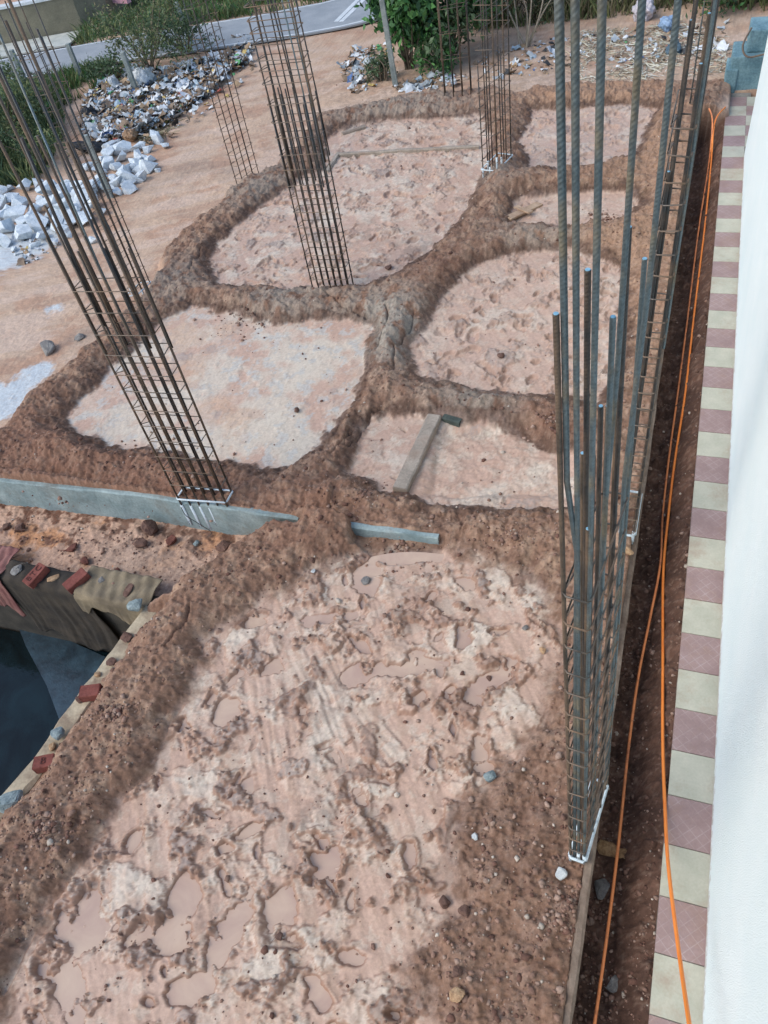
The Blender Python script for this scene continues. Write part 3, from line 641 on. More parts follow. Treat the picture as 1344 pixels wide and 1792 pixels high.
def bar(parent, name, path, rad, mat, n=8, rib=0):
    V, f, n, m = tube(path, rad, n, rib); bm = bmesh.new(); vs = [bm.verts.new(v) for v in V]
    for q in f: bm.faces.new([vs[i] for i in q])
    bm.faces.new(vs[:n][::-1]); bm.faces.new(vs[-n:]); me = bm_mesh(bm, name)
    smooth(me); me.polygons[len(me.polygons)-1].use_smooth = False; me.polygons[len(me.polygons)-2].use_smooth = False
    return link(name, me, mat, parent)
def loop_path(c, z, lean, r, sag, hook=True):
    """closed tie round four corners with rounded bends and one hook"""
    pts = []; m = len(c); zz = [z+r.uniform(-sag, sag) for _ in c]
    for k in range(m):
        p = np.array(c[k]); a = np.array(c[k-1]); b = np.array(c[(k+1) % m])
        for q, t in ((a, .012), (b, .012)):
            d = q-p; d = d/np.linalg.norm(d); e = p+d*t; pts.append((e[0]+lean[0]*z, e[1]+lean[1]*z, zz[k]))
    pts.append((pts[0][0], pts[0][1], pts[0][2]+.004))
    if hook:
        cx = sum(p[0] for p in c)/m; cy = sum(p[1] for p in c)/m; p = pts[0]
        pts.append((p[0]+(cx+lean[0]*z-p[0])*.35, p[1]+(cy+lean[1]*z-p[1])*.35, p[2]+.02))
    return pts
def cage(label, corners, bars, ties, lean=(0,0), rad=.008, tie_r=.0035, ring=8, rib=0, seed=1, slurry=0, loc=None, tie_mat=None, extra=None):
    """corners: four plan points; bars: (x, y, z0, z1, material, [bend list]); ties: heights"""
    cx = sum(c[0] for c in corners)/4; cy = sum(c[1] for c in corners)/4
    g = gz(cx, cy); t = thing('rebar_cage', label, 'rebar cage', (cx, cy, g), 'column reinforcement cages'); r = random.Random(seed)
    L = lambda x, y, z: (x+lean[0]*z-cx, y+lean[1]*z-cy, z-g)
    for x, y, z0, z1, m, *bd in bars:
        bends = bd[0] if bd else []; rr = bd[1] if len(bd) > 1 else rad
        path = [L(x, y, z0)]+[L(x+dx, y+dy, z) for dx, dy, z in bends[:-1]]
        if bends: dx, dy, _ = bends[-1]; path.append(L(x+dx, y+dy, z1))
        else:
            jx, jy = r.uniform(-.012, .012), r.uniform(-.012, .012); path += [L(x+jx*.4, y+jy*.3, (z0+z1)/2), L(x+jx, y+jy, z1)]
        bo = bar(t, 'vertical_bar', path, rr*r.uniform(.92, 1.08), m, ring, rib)
        if rib and z1 < 4: e = path[-1]; bar(bo, 'cut_end', [(e[0], e[1], e[2]+.0003), (e[0], e[1], e[2]+.002)], rr*1.05, CUT_SKY, 10)
    for k, z in enumerate(ties):
        z = z+r.uniform(-.012, .012)
        p = loop_path(corners, z, lean, r, .008); bar(t, 'stirrup', [(a-cx, b-cy, c-g) for a, b, c in p], tie_r, tie_mat or STIRRUP, 6)
    if slurry:
        k = 0
        for x, y, z0, z1, m, *bd in bars:
            if z0 > .1: continue
            k += 1
            if k > slurry: break
            h = r.uniform(.05, .17)
            V = [L(x, y, max(-.02, gz(x, y)-.03)), L(x+r.uniform(-.003,.003), y, gz(x, y)+.5*h), L(x, y, gz(x, y)+h)]
            bar(t, 'cement_coating', V, rad*1.6, SLURRY, 9)
        p = loop_path(corners, max(.03, g+.05), lean, r, .004, False); bar(t, 'cement_coating', [(a-cx, b-cy, c-g) for a, b, c in p], tie_r*2.1, SLURRY, 7)
    return t
def rect(c, w, d, a=0):
    cs, sn = math.cos(a), math.sin(a)
    return [(c[0]+u*cs-v*sn, c[1]+u*sn+v*cs) for u, v in ((-w/2,-d/2),(w/2,-d/2),(w/2,d/2),(-w/2,d/2))]
def grid_bars(cor, n, m, inset=.012):
    (ax, ay), (bx, by), (cx_, cy_), (dx, dy) = cor; out = []
    for j in range(m):
        for i in range(n):
            if 0 < j < m-1 and 0 < i < n-1: continue
            u = (i/(n-1))*(1-2*inset/math.hypot(bx-ax, by-ay))+inset/math.hypot(bx-ax, by-ay); v = j/(m-1); v = v*.86+.07
            out.append((ax*(1-u)*(1-v)+bx*u*(1-v)+cx_*u*v+dx*(1-u)*v, ay*(1-u)*(1-v)+by*u*(1-v)+cy_*u*v+dy*(1-u)*v))
    return out
RB = random.Random(21)
SB, SDK, SR = STEEL_BLUE, STEEL_DARK, STEEL_RUST
# front left cage on the blue grey beam
cor = [(-3.575,3.43),(-3.13,3.47),(-3.135,3.61),(-3.58,3.57)]
bars = []
for k, (x, y) in enumerate(grid_bars(cor, 6, 2)):
    bars.append((x, y, -.1, RB.choice([2.25,2.4,2.3,2.6,2.95]), RB.choice([SDK,SR,SR]), [], .0083))
tops = [2.97,4.3,3.46,2.9,3.5,4.4,3.45,4.2,3.3,4.4,3.5]
for k, zt in enumerate(tops):
    x, y = grid_bars(cor, 6, 2)[(k*5+1) % 12]; dx, dy = RB.uniform(-.05,.02), RB.uniform(-.03,.05)
    bars.append((x+RB.uniform(-.016,.016), y+.014, 1.45+.5*RB.random(), zt, SR if zt > 4 else RB.choice([SDK,SDK,SB]), [(0,0,2.2),(dx,dy,zt)],   .0095 if zt > 4 or k in (0,3) else .007))
cage('tall bristling rebar cage with long rusty bars standing on the blue grey beam at left', cor, bars, [.05+.165*k for k in range(13)], rad=.0083, tie_r=.0038, seed=3, slurry=6)
# slender cage behind it
cor = [(-5.72,6.18),(-5.58,6.22),(-5.55,6.50),(-5.69,6.46)]
cage('slender rebar cage on the left ridge seen behind the tall front left cage', cor, [(x, y, -.1, RB.uniform(2.5,3.2), SDK) for x, y in grid_bars(cor, 2, 4)], [.08+.15*k for k in range(17)], rad=.0055, tie_r=.0028, seed=4, slurry=4)
# centre cage
cor = [(-3.60,6.58),(-3.17,6.62),(-3.18,6.78),(-3.61,6.74)]
bars = [(x, y, -.1, 1.87+RB.uniform(-.06,.10), RB.choice([SDK,SDK,SR]), [], .0072) for x, y in grid_bars(cor, 7, 2)]
G = grid_bars(cor, 7, 2)
for k, (i, zt) in enumerate([(0,2.55),(1,3.4),(2,2.62),(4,3.6),(5,3.4),(6,3.5),(7,2.6),(9,3.5),(10,2.65),(12,3.6),(13,3.3)]):
    x, y = G[i]; sx = -.02 if i % 7 < 3 else -.05
    bars.append((x+.015, y+.012, 1.05+.3*RB.random(), zt, SR if k == 5 else RB.choice([SDK,SDK,SB]), [(sx*.2, 0, 1.9), (sx+RB.uniform(-.02,.03), RB.uniform(-.02,.04), zt)], .009 if k in (5,1) else .007))
cage('dense rebar cage standing in the middle of the plot where two ridges meet', cor, bars, [.10+.148*k for k in range(13)]+[2.05+.1*k for k in range(10)], tie_r=.0037, rad=.0072, seed=6)
# back left cage
cor = [(-5.60,8.86),(-5.47,8.84),(-5.38,9.22),(-5.51,9.24)]
cage('thin rebar cage on the back left ridge near the tan dirt track', cor, [(x, y, -.1, 3.0+RB.uniform(-.3,.5), SDK) for x, y in grid_bars(cor, 2, 4)], [.08+.15*k for k in range(20)], rad=.0056, tie_r=.003, seed=7)
# cage beyond the middle
cor = [(-2.30,9.03),(-2.10,9.00),(-1.99,9.42),(-2.19,9.45)]
cage('rebar cage with cement coated foot on the ridge between the far mud cells', cor, [(x, y, -.1, [1.3,3.0,2.9,3.1,2.8,3.0,2.9,3.2][k % 8], [SDK,SDK,SR,SDK][k % 4]) for k, (x, y) in enumerate(grid_bars(cor, 3, 4))], [.06+.15*k for k in range(19)], rad=.0072, tie_r=.0036, seed=8, slurry=5)
cor = [(-3.36,11.30),(-2.98,11.40),(-3.0,11.52),(-3.38,11.42)]
cage('sparse group of thin bars at the back edge of the plot near the bushes', cor, [(x, y, -.1, 2.3+RB.uniform(-.4,.3), [SR,SDK][k % 2]) for k, (x, y) in enumerate(grid_bars(cor, 4, 2))], [.25+.3*k for k in range(6)], rad=.0075, tie_r=.003, seed=9)
# cage on the trench beam, middle distance
cor = [(-.078,3.66),(.026,3.66),(.030,4.08),(-.074,4.08)]
G = grid_bars(cor, 2, 4); bars = []
for k, (x, y) in enumerate(G): bars.append((x, y, -.1, [2.7,3.15,2.4,3.3,2.8,2.5,3.2,3.0][k], [SDK,SDK,SDK,SR][k % 4], [], .0062))
for k, (i, zt) in enumerate([(0,4.1),(1,4.2),(3,4.0),(5,4.2),(6,4.1)]): x, y = G[i]; bars.append((x+.014, y+.016, 1.5+.2*k, zt, [SDK,SB,SDK,SB,SDK][k], [(0,0,2.2),(RB.uniform(-.015,.015),.02,zt)], .0060))
cage('narrow rebar cage on the trench beam halfway along the orange cables', cor, bars, [.04+.125*k for k in range(24)], rad=.0068, tie_r=.0042, ring=10, rib=.34, seed=10, slurry=4)
cor = [(-.05,10.86),(.06,10.86),(.06,11.16),(-.05,11.16)]
cage('farthest rebar cage at the end of the trench where the cables fork', cor, [(x, y, -.1, 2.2+RB.uniform(-.3,.4), [SB,SDK][k % 2]) for k, (x, y) in enumerate(grid_bars(cor, 2, 3))], [.08+.16*k for k in range(13)], rad=.007, tie_r=.0035, seed=12)
# near cage, leaning a little
cor = [(-.078,1.435),(.010,1.425),(.072,1.885),(-.016,1.895)]
bars = [(-.070,1.45,-.1,3.48,SR,[],.0058), (-.052,1.46,-.1,4.45,SB,[(.012,0,2.2),(.016,0,2.65),(-.010,.0,2.95),(-.012,0,4.45)],.0060), (-.028,1.455,-.1,4.45,SB,[(-.004,0,2.3),(-.008,0,3.2),(-.010,0,4.45)],.0060),
 (-.020,1.545,-.1,3.53,SDK,[],.0058), (.002,1.45,-.1,4.45,SB,[(.0,.0,2.4),(.004,0,4.45)],.0060), (.022,1.60,-.1,3.38,SB,[],.0058), (.018,1.64,-.1,4.45,SB,[(-.002,0,2.5),(.02,0,3.2),(.04,0,4.45)],.0060),
 (.046,1.74,-.1,3.52,SDK,[],.0058), (.058,1.85,-.1,4.45,SB,[(.0,.0,2.6),(.03,0,3.3),(.055,0,4.45)],.0060), (.064,1.878,-.1,3.36,SB,[],.0058), (-.046,1.62,-.1,2.90,SR,[],.0055), (-.008,1.46,-.1,2.78,SR,[],.0056), (.004,1.70,-.1,3.02,SDK,[],.0055), (-.03,1.76,-.1,2.75,SDK,[],.0055), (-.010,1.88,-.1,2.85,SR,[],.0055), (.03,1.88,-.1,3.05,SR,[],.0055)]
cage('near rebar cage of tall blue steel bars standing at the beam close to the trench', cor, bars, [.05+.15*k for k in range(17)], lean=(-.04,-.003), rad=.0060, tie_r=.0037, ring=12, rib=.42, seed=14, slurry=6)

# ------------------------------------------------------------------ orange cables
def orange(name, c0, c1, lo, hi):
    m, nt, b = mat_base(name); n = noise(nt, 9, 6, rough=.7); r = ramp(nt, n.outputs['Fac'], lo, hi, c0, c1)
    nt.links.new(r.outputs[0], b.inputs['Base Color']); b.inputs['Roughness'].default_value = .42; return m
def spline(P, n=14):
    P = [np.array(p, float) for p in P]; Q = []
    for k in range(len(P)-1):
        a = P[max(k-1, 0)]; b = P[k]; c = P[k+1]; d = P[min(k+2, len(P)-1)]
        for i in range(n):
            t = i/n; Q.append(.5*((2*b)+(-a+c)*t+(2*a-5*b+4*c-d)*t*t+(-a+3*b-3*c+d)*t**3))
    Q.append(P[-1]); return Q
def cable(pts, rad, mat, label):
    P = []
    for px, py, z in pts:
        if z is None:
            x, y, z = ground_at(px, py, 6); z += rad*1.6; x, y = at(px, py, z)
        else: x, y = at(px, py, z)
        P.append((x, y, z))
    Q = spline(P, 22)
    zq = np.array([max(q[2], gz(q[0], q[1])+rad*.8) if q[0] < .40 else q[2] for q in Q]); k_ = np.ones(9)/9
    zs = np.maximum(np.convolve(np.pad(zq, 4, 'edge'), k_, 'valid'), zq-.006)
    for q, z in zip(Q, zs): q[2] = z
    V, f, n, m = tube(Q, rad, 12); me = mesh_np('cable', V, f); smooth(me); return tag(link('cable', me, mat), label, 'cable')
cable([(1241,190,None),(1247,215,None),(1240,290,None),(1223,400,None),(1203,560,None),(1186,690,None),(1171,800,None),(1160,900,None),(1156,985,None),(1138,1080,-.30),(1118,1180,-.30),(1101,1300,-.29),(1082,1480,-.28),(1062,1640,-.26),(1038,1810,-.22)],
      .0088, orange('dusty_orange_pvc', rgba(176,104,66), rgba(240,146,86), .34, .5), 'muddy orange cable lying along the trench floor on the left')
cable([(1269,188,None),(1251,214,None),(1244,290,None),(1233,400,None),(1216,540,None),(1199,690,None),(1182,800,None),(1170,900,None),(1161,1000,-.30),(1160,1150,-.25),(1160,1300,-.16),(1164,1420,-.08),(1170,1520,.05),(1190,1680,.35),(1210,1815,.7)],
      .0098, orange('clean_orange_pvc', rgba(244,128,48), rgba(252,146,62), .3, .55), 'bright orange cable rising over the tiled walkway at lower right')

# ------------------------------------------------------------------ tiled walkway, white house, steps
ZP = -.10
XL, XW = .402, .640
yA, yB = at(1199,1040,ZP)[1], None
edges_px = [1106,1172,1234,1305,1385,1471,1569]
ey = [at(1200-(y-1000)*.064, y, ZP)[1] for y in edges_px]
PER = (ey[0]-ey[-1])/(len(ey)-1)
def tile_mat(name, c0, c1, emb):
    m, nt, b = mat_base(name); n = noise(nt, 7, 5); n2 = noise(nt, 70, 4)
    c = ramp(nt, n.outputs['Fac'], .3, .7, c0, c1).outputs[0]; tc = N(nt, 'ShaderNodeTexCoord')
    if emb:
        mp = N(nt, 'ShaderNodeMapping'); mp.inputs['Rotation'].default_value = (0, 0, math.radians(45)); nt.links.new(tc.outputs['Object'], mp.inputs[0])
        bt = N(nt, 'ShaderNodeTexBrick'); bt.offset = 0; bt.inputs['Scale'].default_value = 1; bt.inputs['Mortar Size'].default_value = .003; bt.inputs['Mortar Smooth'].default_value = .3
        bt.inputs['Brick Width'].default_value = .05; bt.inputs['Row Height'].default_value = .05; nt.links.new(mp.outputs[0], bt.inputs['Vector'])
        br = ramp(nt, n.outputs['Fac'], .38, .72); mf = N(nt, 'ShaderNodeMath', operation='MULTIPLY'); nt.links.new(bt.outputs['Fac'], mf.inputs[0]); nt.links.new(br.outputs[0], mf.inputs[1])
        c = mixc(nt, mf.outputs[0], c, rgba(184,164,158))
        bump(nt, b, bt.outputs['Fac'], .4, .003)
    dirt = ramp(nt, noise(nt, 3, 6, rough=.75).outputs['Fac'], .5, .74)
    df = N(nt, 'ShaderNodeMath', operation='MULTIPLY'); nt.links.new(dirt.outputs[0], df.inputs[0]); df.inputs[1].default_value = .6
    c = mixc(nt, df.outputs[0], c, rgba(160,126,102))
    f = ramp(nt, n2.outputs['Fac'], .3, .7, (.93,.93,.93,1), (1.05,1.05,1.05,1)); nt.links.new(mixc(nt, 1, c, f.outputs[0], 'MULTIPLY'), b.inputs['Base Color'])
    b.inputs['Roughness'].default_value = .5; return m
def pavement():
    bm = bmesh.new(); add_box(bm, XL+.004, XW+.05, -5, 11.60, -.7, ZP-.008)
    for f in bm.faces: f.material_index = 2
    k0 = ey[0]; r = random.Random(2)
    k = -30
    while k < 70:
        y0 = k0+PER*k; y1 = y0+PER; k += 1
        if y1 > 11.58 or y0 < -5: continue
        for col, (a, b) in enumerate(((XL, XW+.002), (XW+.004, XW+.30))):
            if col and y0 < 9.9: continue
            n0 = len(bm.faces); add_box(bm, a, b, y0+.0025, y1-.0025, ZP-.02, ZP+r.uniform(-.001, .001), .0015)
            bm.faces.ensure_lookup_table()
            for f in bm.faces[n0:]: f.material_index = (k-1+col) % 2
    me = bm_mesh(bm, 'pavement')
    tag(link('pavement', me, [tile_mat('cream_tile', rgba(178,176,156), rgba(198,194,174), False), tile_mat('maroon_tile', rgba(150,124,119), rgba(168,142,136), True), mat_two('bedding', rgba(128,124,116), rgba(158,152,142), 8, bs=.5)]), kind='structure')
pavement()
def white_house():
    t = thing('house', 'white plastered house rising beside the tiled walkway', 'house', (XW, -4, ZP))
    m, nt, b = mat_base('white_plaster'); n = noise(nt, 130, 5); n3 = noise(nt, 1.3, 5, rough=.65)
    r = ramp(nt, n3.outputs['Fac'], .3, .75, (.78,.87,.85,1), (.88,.93,.90,1)); nt.links.new(r.outputs[0], b.inputs['Base Color'])
    b.inputs['Roughness'].default_value = .85; p = bump(nt, b, n3.outputs['Fac'], .3, .03); bump(nt, b, n.outputs['Fac'], .9, .012, p)
    tc = N(nt, 'ShaderNodeTexCoord'); sx = N(nt, 'ShaderNodeSeparateXYZ'); nt.links.new(tc.outputs['Object'], sx.inputs[0])
    sp = noise(nt, 16, 6, rough=.75); ad = N(nt, 'ShaderNodeMath', operation='MULTIPLY_ADD'); nt.links.new(sp.outputs['Fac'], ad.inputs[0]); ad.inputs[1].default_value = -.30; nt.links.new(sx.outputs['Z'], ad.inputs[2])
    dr = ramp(nt, ad.outputs[0], .0, .03, (.55,.55,.55,1), (0,0,0,1)); ad2 = N(nt, 'ShaderNodeMath', operation='ADD'); nt.links.new(ad.outputs[0], ad2.inputs[0]); ad2.inputs[1].default_value = .13; nt.links.new(ad2.outputs[0], dr.inputs[0])
    nt.links.new(mixc(nt, dr.outputs[0], r.outputs[0], rgba(176,146,122)), b.inputs['Base Color'])
    bm = bmesh.new(); add_box(bm, 0, 6, 0, 13.82, -.3, 3.15); o = link('wall', bm_mesh(bm, 'wall'), m, t)
    bm = bmesh.new(); add_box(bm, .01, 6, .01, 13.8, 3.153, 3.30); link('roof_slab', bm_mesh(bm, 'roof_slab'), CONC2, t)
    return t
white_house()
def steps_block():
    x0, y0 = .39, 11.62; t = thing('concrete_steps', 'blue painted stepped concrete end wall past the tiled walkway', 'steps', (x0, y0, -.1))
    BLUE = mat_two('faded_blue_paint', rgba(96,130,140), rgba(132,164,170), 5, .35, .65, .8, 40, .5, .006)
    bm = bmesh.new(); add_box(bm, .0, 1.2, .0, .55, -.4, .42, .02); add_box(bm, -.05, .10, -.02, .4, -.4, .28, .02); link('lower_step', bm_mesh(bm, 'lower_step'), BLUE, t)
    bm = bmesh.new(); add_box(bm, .16, 1.2, .12, .6, .423, .68, .02); link('upper_step', bm_mesh(bm, 'upper_step'), BLUE, t)
    V, f, n, m = tube(spline([(.17,.10,.72),(.10,.02,.55),(.17,-.05,.44),(.35,-.06,.46),(.7,-.05,.55)]), .012, 8); me = mesh_np('bent_pipe', V, f); smooth(me); link('bent_pipe', me, STIRRUP, t)
steps_block()

# ------------------------------------------------------------------ road, far house
ZR = -.045
ASPH = mat_two('worn_asphalt', rgba(140,146,150), rgba(164,168,170), 2.2, .3, .7, .85, 120, .4, .004)
PAINT = mat_two('worn_road_paint', rgba(196,202,204), rgba(224,228,228), 9, .3, .7, .8, 80, .3, .003)
def ribbon(name, L, Rr, mat, z, t=.03, parent=None):
    n = len(L); v = [(*p, z) for p in L]+[(*p, z) for p in Rr]+[(*p, z-t) for p in L]+[(*p, z-t) for p in Rr]; f = []
    for k in range(n-1): f += [(k, k+1, n+k+1, n+k), (2*n+k, 3*n+k, 3*n+k+1, 2*n+k+1), (k, 2*n+k, 2*n+k+1, k+1), (n+k, n+k+1, 3*n+k+1, 3*n+k)]
    f += [(0, n, 3*n, 2*n), (n-1, 3*n-1, 4*n-1, 2*n-1)]
    bm = bmesh.new(); vs = [bm.verts.new(p) for p in v]
    for q in f: bm.faces.new([vs[i] for i in q])
    return link(name, bm_mesh(bm, name), mat, parent)
def resample(P, n):
    P = np.array(P); s = np.r_[0, np.cumsum(np.hypot(*np.diff(P, axis=0).T))]; t = np.linspace(0, s[-1], n)
    return [(np.interp(a, s, P[:,0]), np.interp(a, s, P[:,1])) for a in t]
near = [at(px, py, ZR) for px, py in [(-120,165),(0,144),(60,134),(140,120),(204,108),(320,92),(430,76),(520,62),(600,48),(660,34),(710,5),(740,-40)]]
far = [at(px, py, ZR) for px, py in [(-120,126),(0,104),(120,82),(193,69),(250,57),(350,42),(449,27),(520,12),(586,0),(640,-22),(700,-60),(760,-110)]]
nr, fr = resample(near, 30), resample(far, 30)
road = tag(ribbon('road', nr, fr, ASPH, ZR), kind='structure')
def lerp2(a, b, t): return [(p[0]*(1-t)+q[0]*t, p[1]*(1-t)+q[1]*t) for p, q in zip(a, b)]
ribbon('edge_line', lerp2(nr, fr, .03), lerp2(nr, fr, .055), PAINT, ZR+.004, .003, road)
ribbon('edge_line', lerp2(nr, fr, .945), lerp2(nr, fr, .97), PAINT, ZR+.004, .003, road)
for a, b in (((588,38),(628,-2)), ((597,38),(640,-4))):
    p, q = at(*a, ZR), at(*b, ZR); dx, dy = q[0]-p[0], q[1]-p[1]; L = math.hypot(dx, dy); nx_, ny_ = -dy/L*.045, dx/L*.045
    ribbon('centre_line', [(p[0]-nx_, p[1]-ny_), (q[0]-nx_, q[1]-ny_)], [(p[0]+nx_, p[1]+ny_), (q[0]+nx_, q[1]+ny_)], PAINT, ZR+.004, .003, road)
drv = [at(px, py, -.05) for px, py in [(-60,92),(0,80),(80,65),(150,52),(120,79),(60,90),(0,101),(-60,112)]]
ribbon('driveway', resample(drv[:4], 8), resample(drv[4:][::-1], 8), mat_two('pale_screed', rgba(178,182,174), rgba(206,206,196), 4, bs=.4), -.035).__setitem__('kind', 'structure')
def compound():
    W = mat_two('mossy_render', rgba(116,112,94), rgba(146,138,116), 3, .3, .7, .9, 50, .4, .005)
    WH = mat_two('white_coping', rgba(200,206,206), rgba(222,226,226), 6, bs=.3)
    base = [at(px, py, -.06) for px, py in [(-90,96),(0,80),(77,66),(147,52)]]
    t = thing('compound_wall', 'low brown compound wall with white coping in front of the pink house', 'wall', (*base[2], -.06)); ox, oy = base[2]
    P = resample([(x-ox, y-oy) for x, y in base], 14)
    up = lambda P, d: [(p[0]-.3*d, p[1]+.95*d) for p in P]
    h = .62
    ribbon('wall_face', P, up(P, .15), W, h, h+.2, t); ribbon('coping', up(P, -.03), up(P, .18), WH, h+.05, .047, t)
    b2 = [at(px, py, -.06) for px, py in [(147,52),(193,35),(242,2),(280,-30)]]; Q = resample([(x-ox, y-oy) for x, y in b2], 10)
    s = thing('compound_wall', 'dark sloping stretch of boundary wall beside the pink gate panel', 'wall', (ox, oy, -.06))
    ribbon('wall_face', Q, up(Q, .15), W, h+.03, h+.25, s)
    p, q = at(172,40,-.06), at(222,8,-.06)
    P1 = at(181,21,.35)
    g = thing('gate_panel', 'pale pink gate pillar panel with a small red motif beside the compound wall', 'gate panel', (*at(205,10,.1), -.06))
    PK = mat_two('pink_paint', rgba(206,150,160), rgba(222,172,180), 4, bs=.3); RD = mat_two('red_motif', rgba(150,60,78), rgba(160,70,86), 4)
    bm = bmesh.new(); add_box(bm, -.42, .42, -.06, .06, .22, 1.25, .01); o = link('panel', bm_mesh(bm, 'panel'), PK, g)
    bm = bmesh.new(); add_box(bm, -.02, .02, -.066, -.061, .4, .85)
    for z in (.5, .62, .75): add_box(bm, -.09, .09, -.070, -.0665, z, z+.03)
    link('motif', bm_mesh(bm, 'motif'), RD, g); g.rotation_euler = (0, 0, -.25)
    x, y = at(70,30,.0)
    hs = thing('house', 'pink house with a dark doorway and slanting stair rail across the road', 'house', (x-2.2, y+2.6, -.06)); hs.rotation_euler = (0, 0, .3)
    bm = bmesh.new(); add_box(bm, -4, 3.2, 0, 5, 0, 3.4); link('wall', bm_mesh(bm, 'wall'), PK, hs)
    bm = bmesh.new(); add_box(bm, -4.3, 3.4, -.4, 5.2, 3.403, 3.55); link('roof', bm_mesh(bm, 'roof'), WH, hs)
    DK = mat_two('dark_interior', rgba(34,24,22), rgba(52,36,32), 3)
    bm = bmesh.new(); add_box(bm, -.9, .3, -.03, -.004, 0, 2.1); link('dark_opening', bm_mesh(bm, 'dark_opening'), DK, hs)  # flat dark panel painted as the shade inside the doorway opening
    bm = bmesh.new()
    for k in range(6): add_box(bm, .75+.2*k, .78+.2*k, -.5, -.47, .25*k*.4, .25*k*.4+.9)
    link('stair_rail', bm_mesh(bm, 'stair_rail'), DK, hs)
    bm = bmesh.new()
    for k in range(5): add_box(bm, .7+.26*k, .96+.26*k, -.9, -.01, 0, .1+.1*k)
    link('stair', bm_mesh(bm, 'stair'), WH, hs)
compound()

# ------------------------------------------------------------------ fence posts
POST = mat_two('weathered_post', rgba(128,136,132), rgba(164,170,164), 6, bs=.5)
def post(px, py, h, label, lean=(0,0), w=.085):
    x, y, z = ground_at(px, py); bm = bmesh.new(); add_box(bm, -w/2, w/2, -w/2, w/2, -.2, h, .012)
    for v in bm.verts:
        if v.co.z > h*.5: v.co.x *= .85; v.co.y *= .85
    bmesh.ops.subdivide_edges(bm, edges=list(bm.edges), cuts=2, use_grid_fill=True); r = random.Random(px)
    for v in bm.verts: v.co += Vector((r.uniform(-1,1), r.uniform(-1,1), 0))*.003
    o = link('fence_post', bm_mesh(bm, 'fence_post'), POST); o.location = (x, y, z); o.rotation_euler = (lean[0], lean[1], .3); tag(o, label, 'post', 'stone fence posts')
post(240,164,.66,'short stone post in the middle of the rubbish heap'); post(144,141,.62,'stone post on the grass verge by the near road edge'); post(692,148,1.15,'tall pale stone post beside the big green bush', (0,-.04))
post(194,345,.85,'stone post standing at the edge of the granite heap'); post(335,76,.7,'stone post behind the road side shrub', (0,-.1)); post(52,160,.7,'stone post at the left among the tall weeds')

# ------------------------------------------------------------------ granite heap
def granite():
    protos = [rock_mesh(500+k, .72, 'block', 12) for k in range(9)]
    for p in protos: p.materials.append(MS['granite'])
    r = random.Random(9)
    spots = [(r.uniform(-20,170), r.uniform(335,425), r.uniform(.14,.26)) for _ in range(26)]+[(r.uniform(170,280), r.uniform(262,335), r.uniform(.12,.22)) for _ in range(16)]+[(-20,350,.3),(5,335,.28),(20,375,.3),(40,400,.3),(85,380,.3),(110,362,.3),(130,372,.28),(148,392,.26),(160,345,.3),(185,375,.2),(-10,425,.3),(35,365,.3),(70,330,.24),(105,385,.28),(208,300,.26),(228,305,.26),(240,285,.24),(218,330,.2),(250,315,.22),(195,320,.26),(62,395,.3),(18,405,.3),(140,350,.3),(120,335,.24),(170,300,.2),(212,282,.24),(262,268,.2),(0,400,.34),(28,385,.36),(30,352,.30),(62,372,.34),(90,360,.36),(120,380,.38),(150,352,.36),(75,400,.36),(105,405,.36),(50,415,.28),(15,425,.26),(140,330,.34),(165,330,.34),(135,395,.30),(185,300,.32),(205,330,.26),(178,320,.26),(155,300,.22),
      (200,275,.30),(220,268,.34),(245,296,.34),(262,300,.30),(232,322,.28),(215,312,.30),(198,262,.24),(240,265,.28),(275,252,.30),(290,258,.20),(262,283,.20),(205,340,.22),(222,335,.30),(240,318,.22),(170,360,.24),(150,375,.22),(115,345,.30),(90,335,.26),(45,335,.26),(70,350,.24),(-15,375,.34),(-30,400,.36),(60,430,.18),(95,425,.20),(30,440,.14),(120,418,.16),(10,360,.28)]
    for k, (px, py, s) in enumerate(spots):
        px += r.uniform(-5,5); py += r.uniform(-4,4); x, y, z = ground_at(px, py)
        o = bpy.data.objects.new('granite_block', protos[k % 9]); COL.objects.link(o); s *= r.uniform(.7, 1.05)
        o.location = (x, y, z+.22*s+(.1 if k in (4,5,9,20,24) else 0)); o.scale = (s*r.uniform(.9,1.3), s*r.uniform(.8,1), s*r.uniform(.8,1.1)); o.rotation_euler = (r.uniform(-.5,.5), r.uniform(-.5,.5), r.uniform(0,6.3))
        tag(o, 'angular pale blue grey granite block in the roadside heap of broken stone', 'stone', 'granite blocks heaped by the track')
granite()

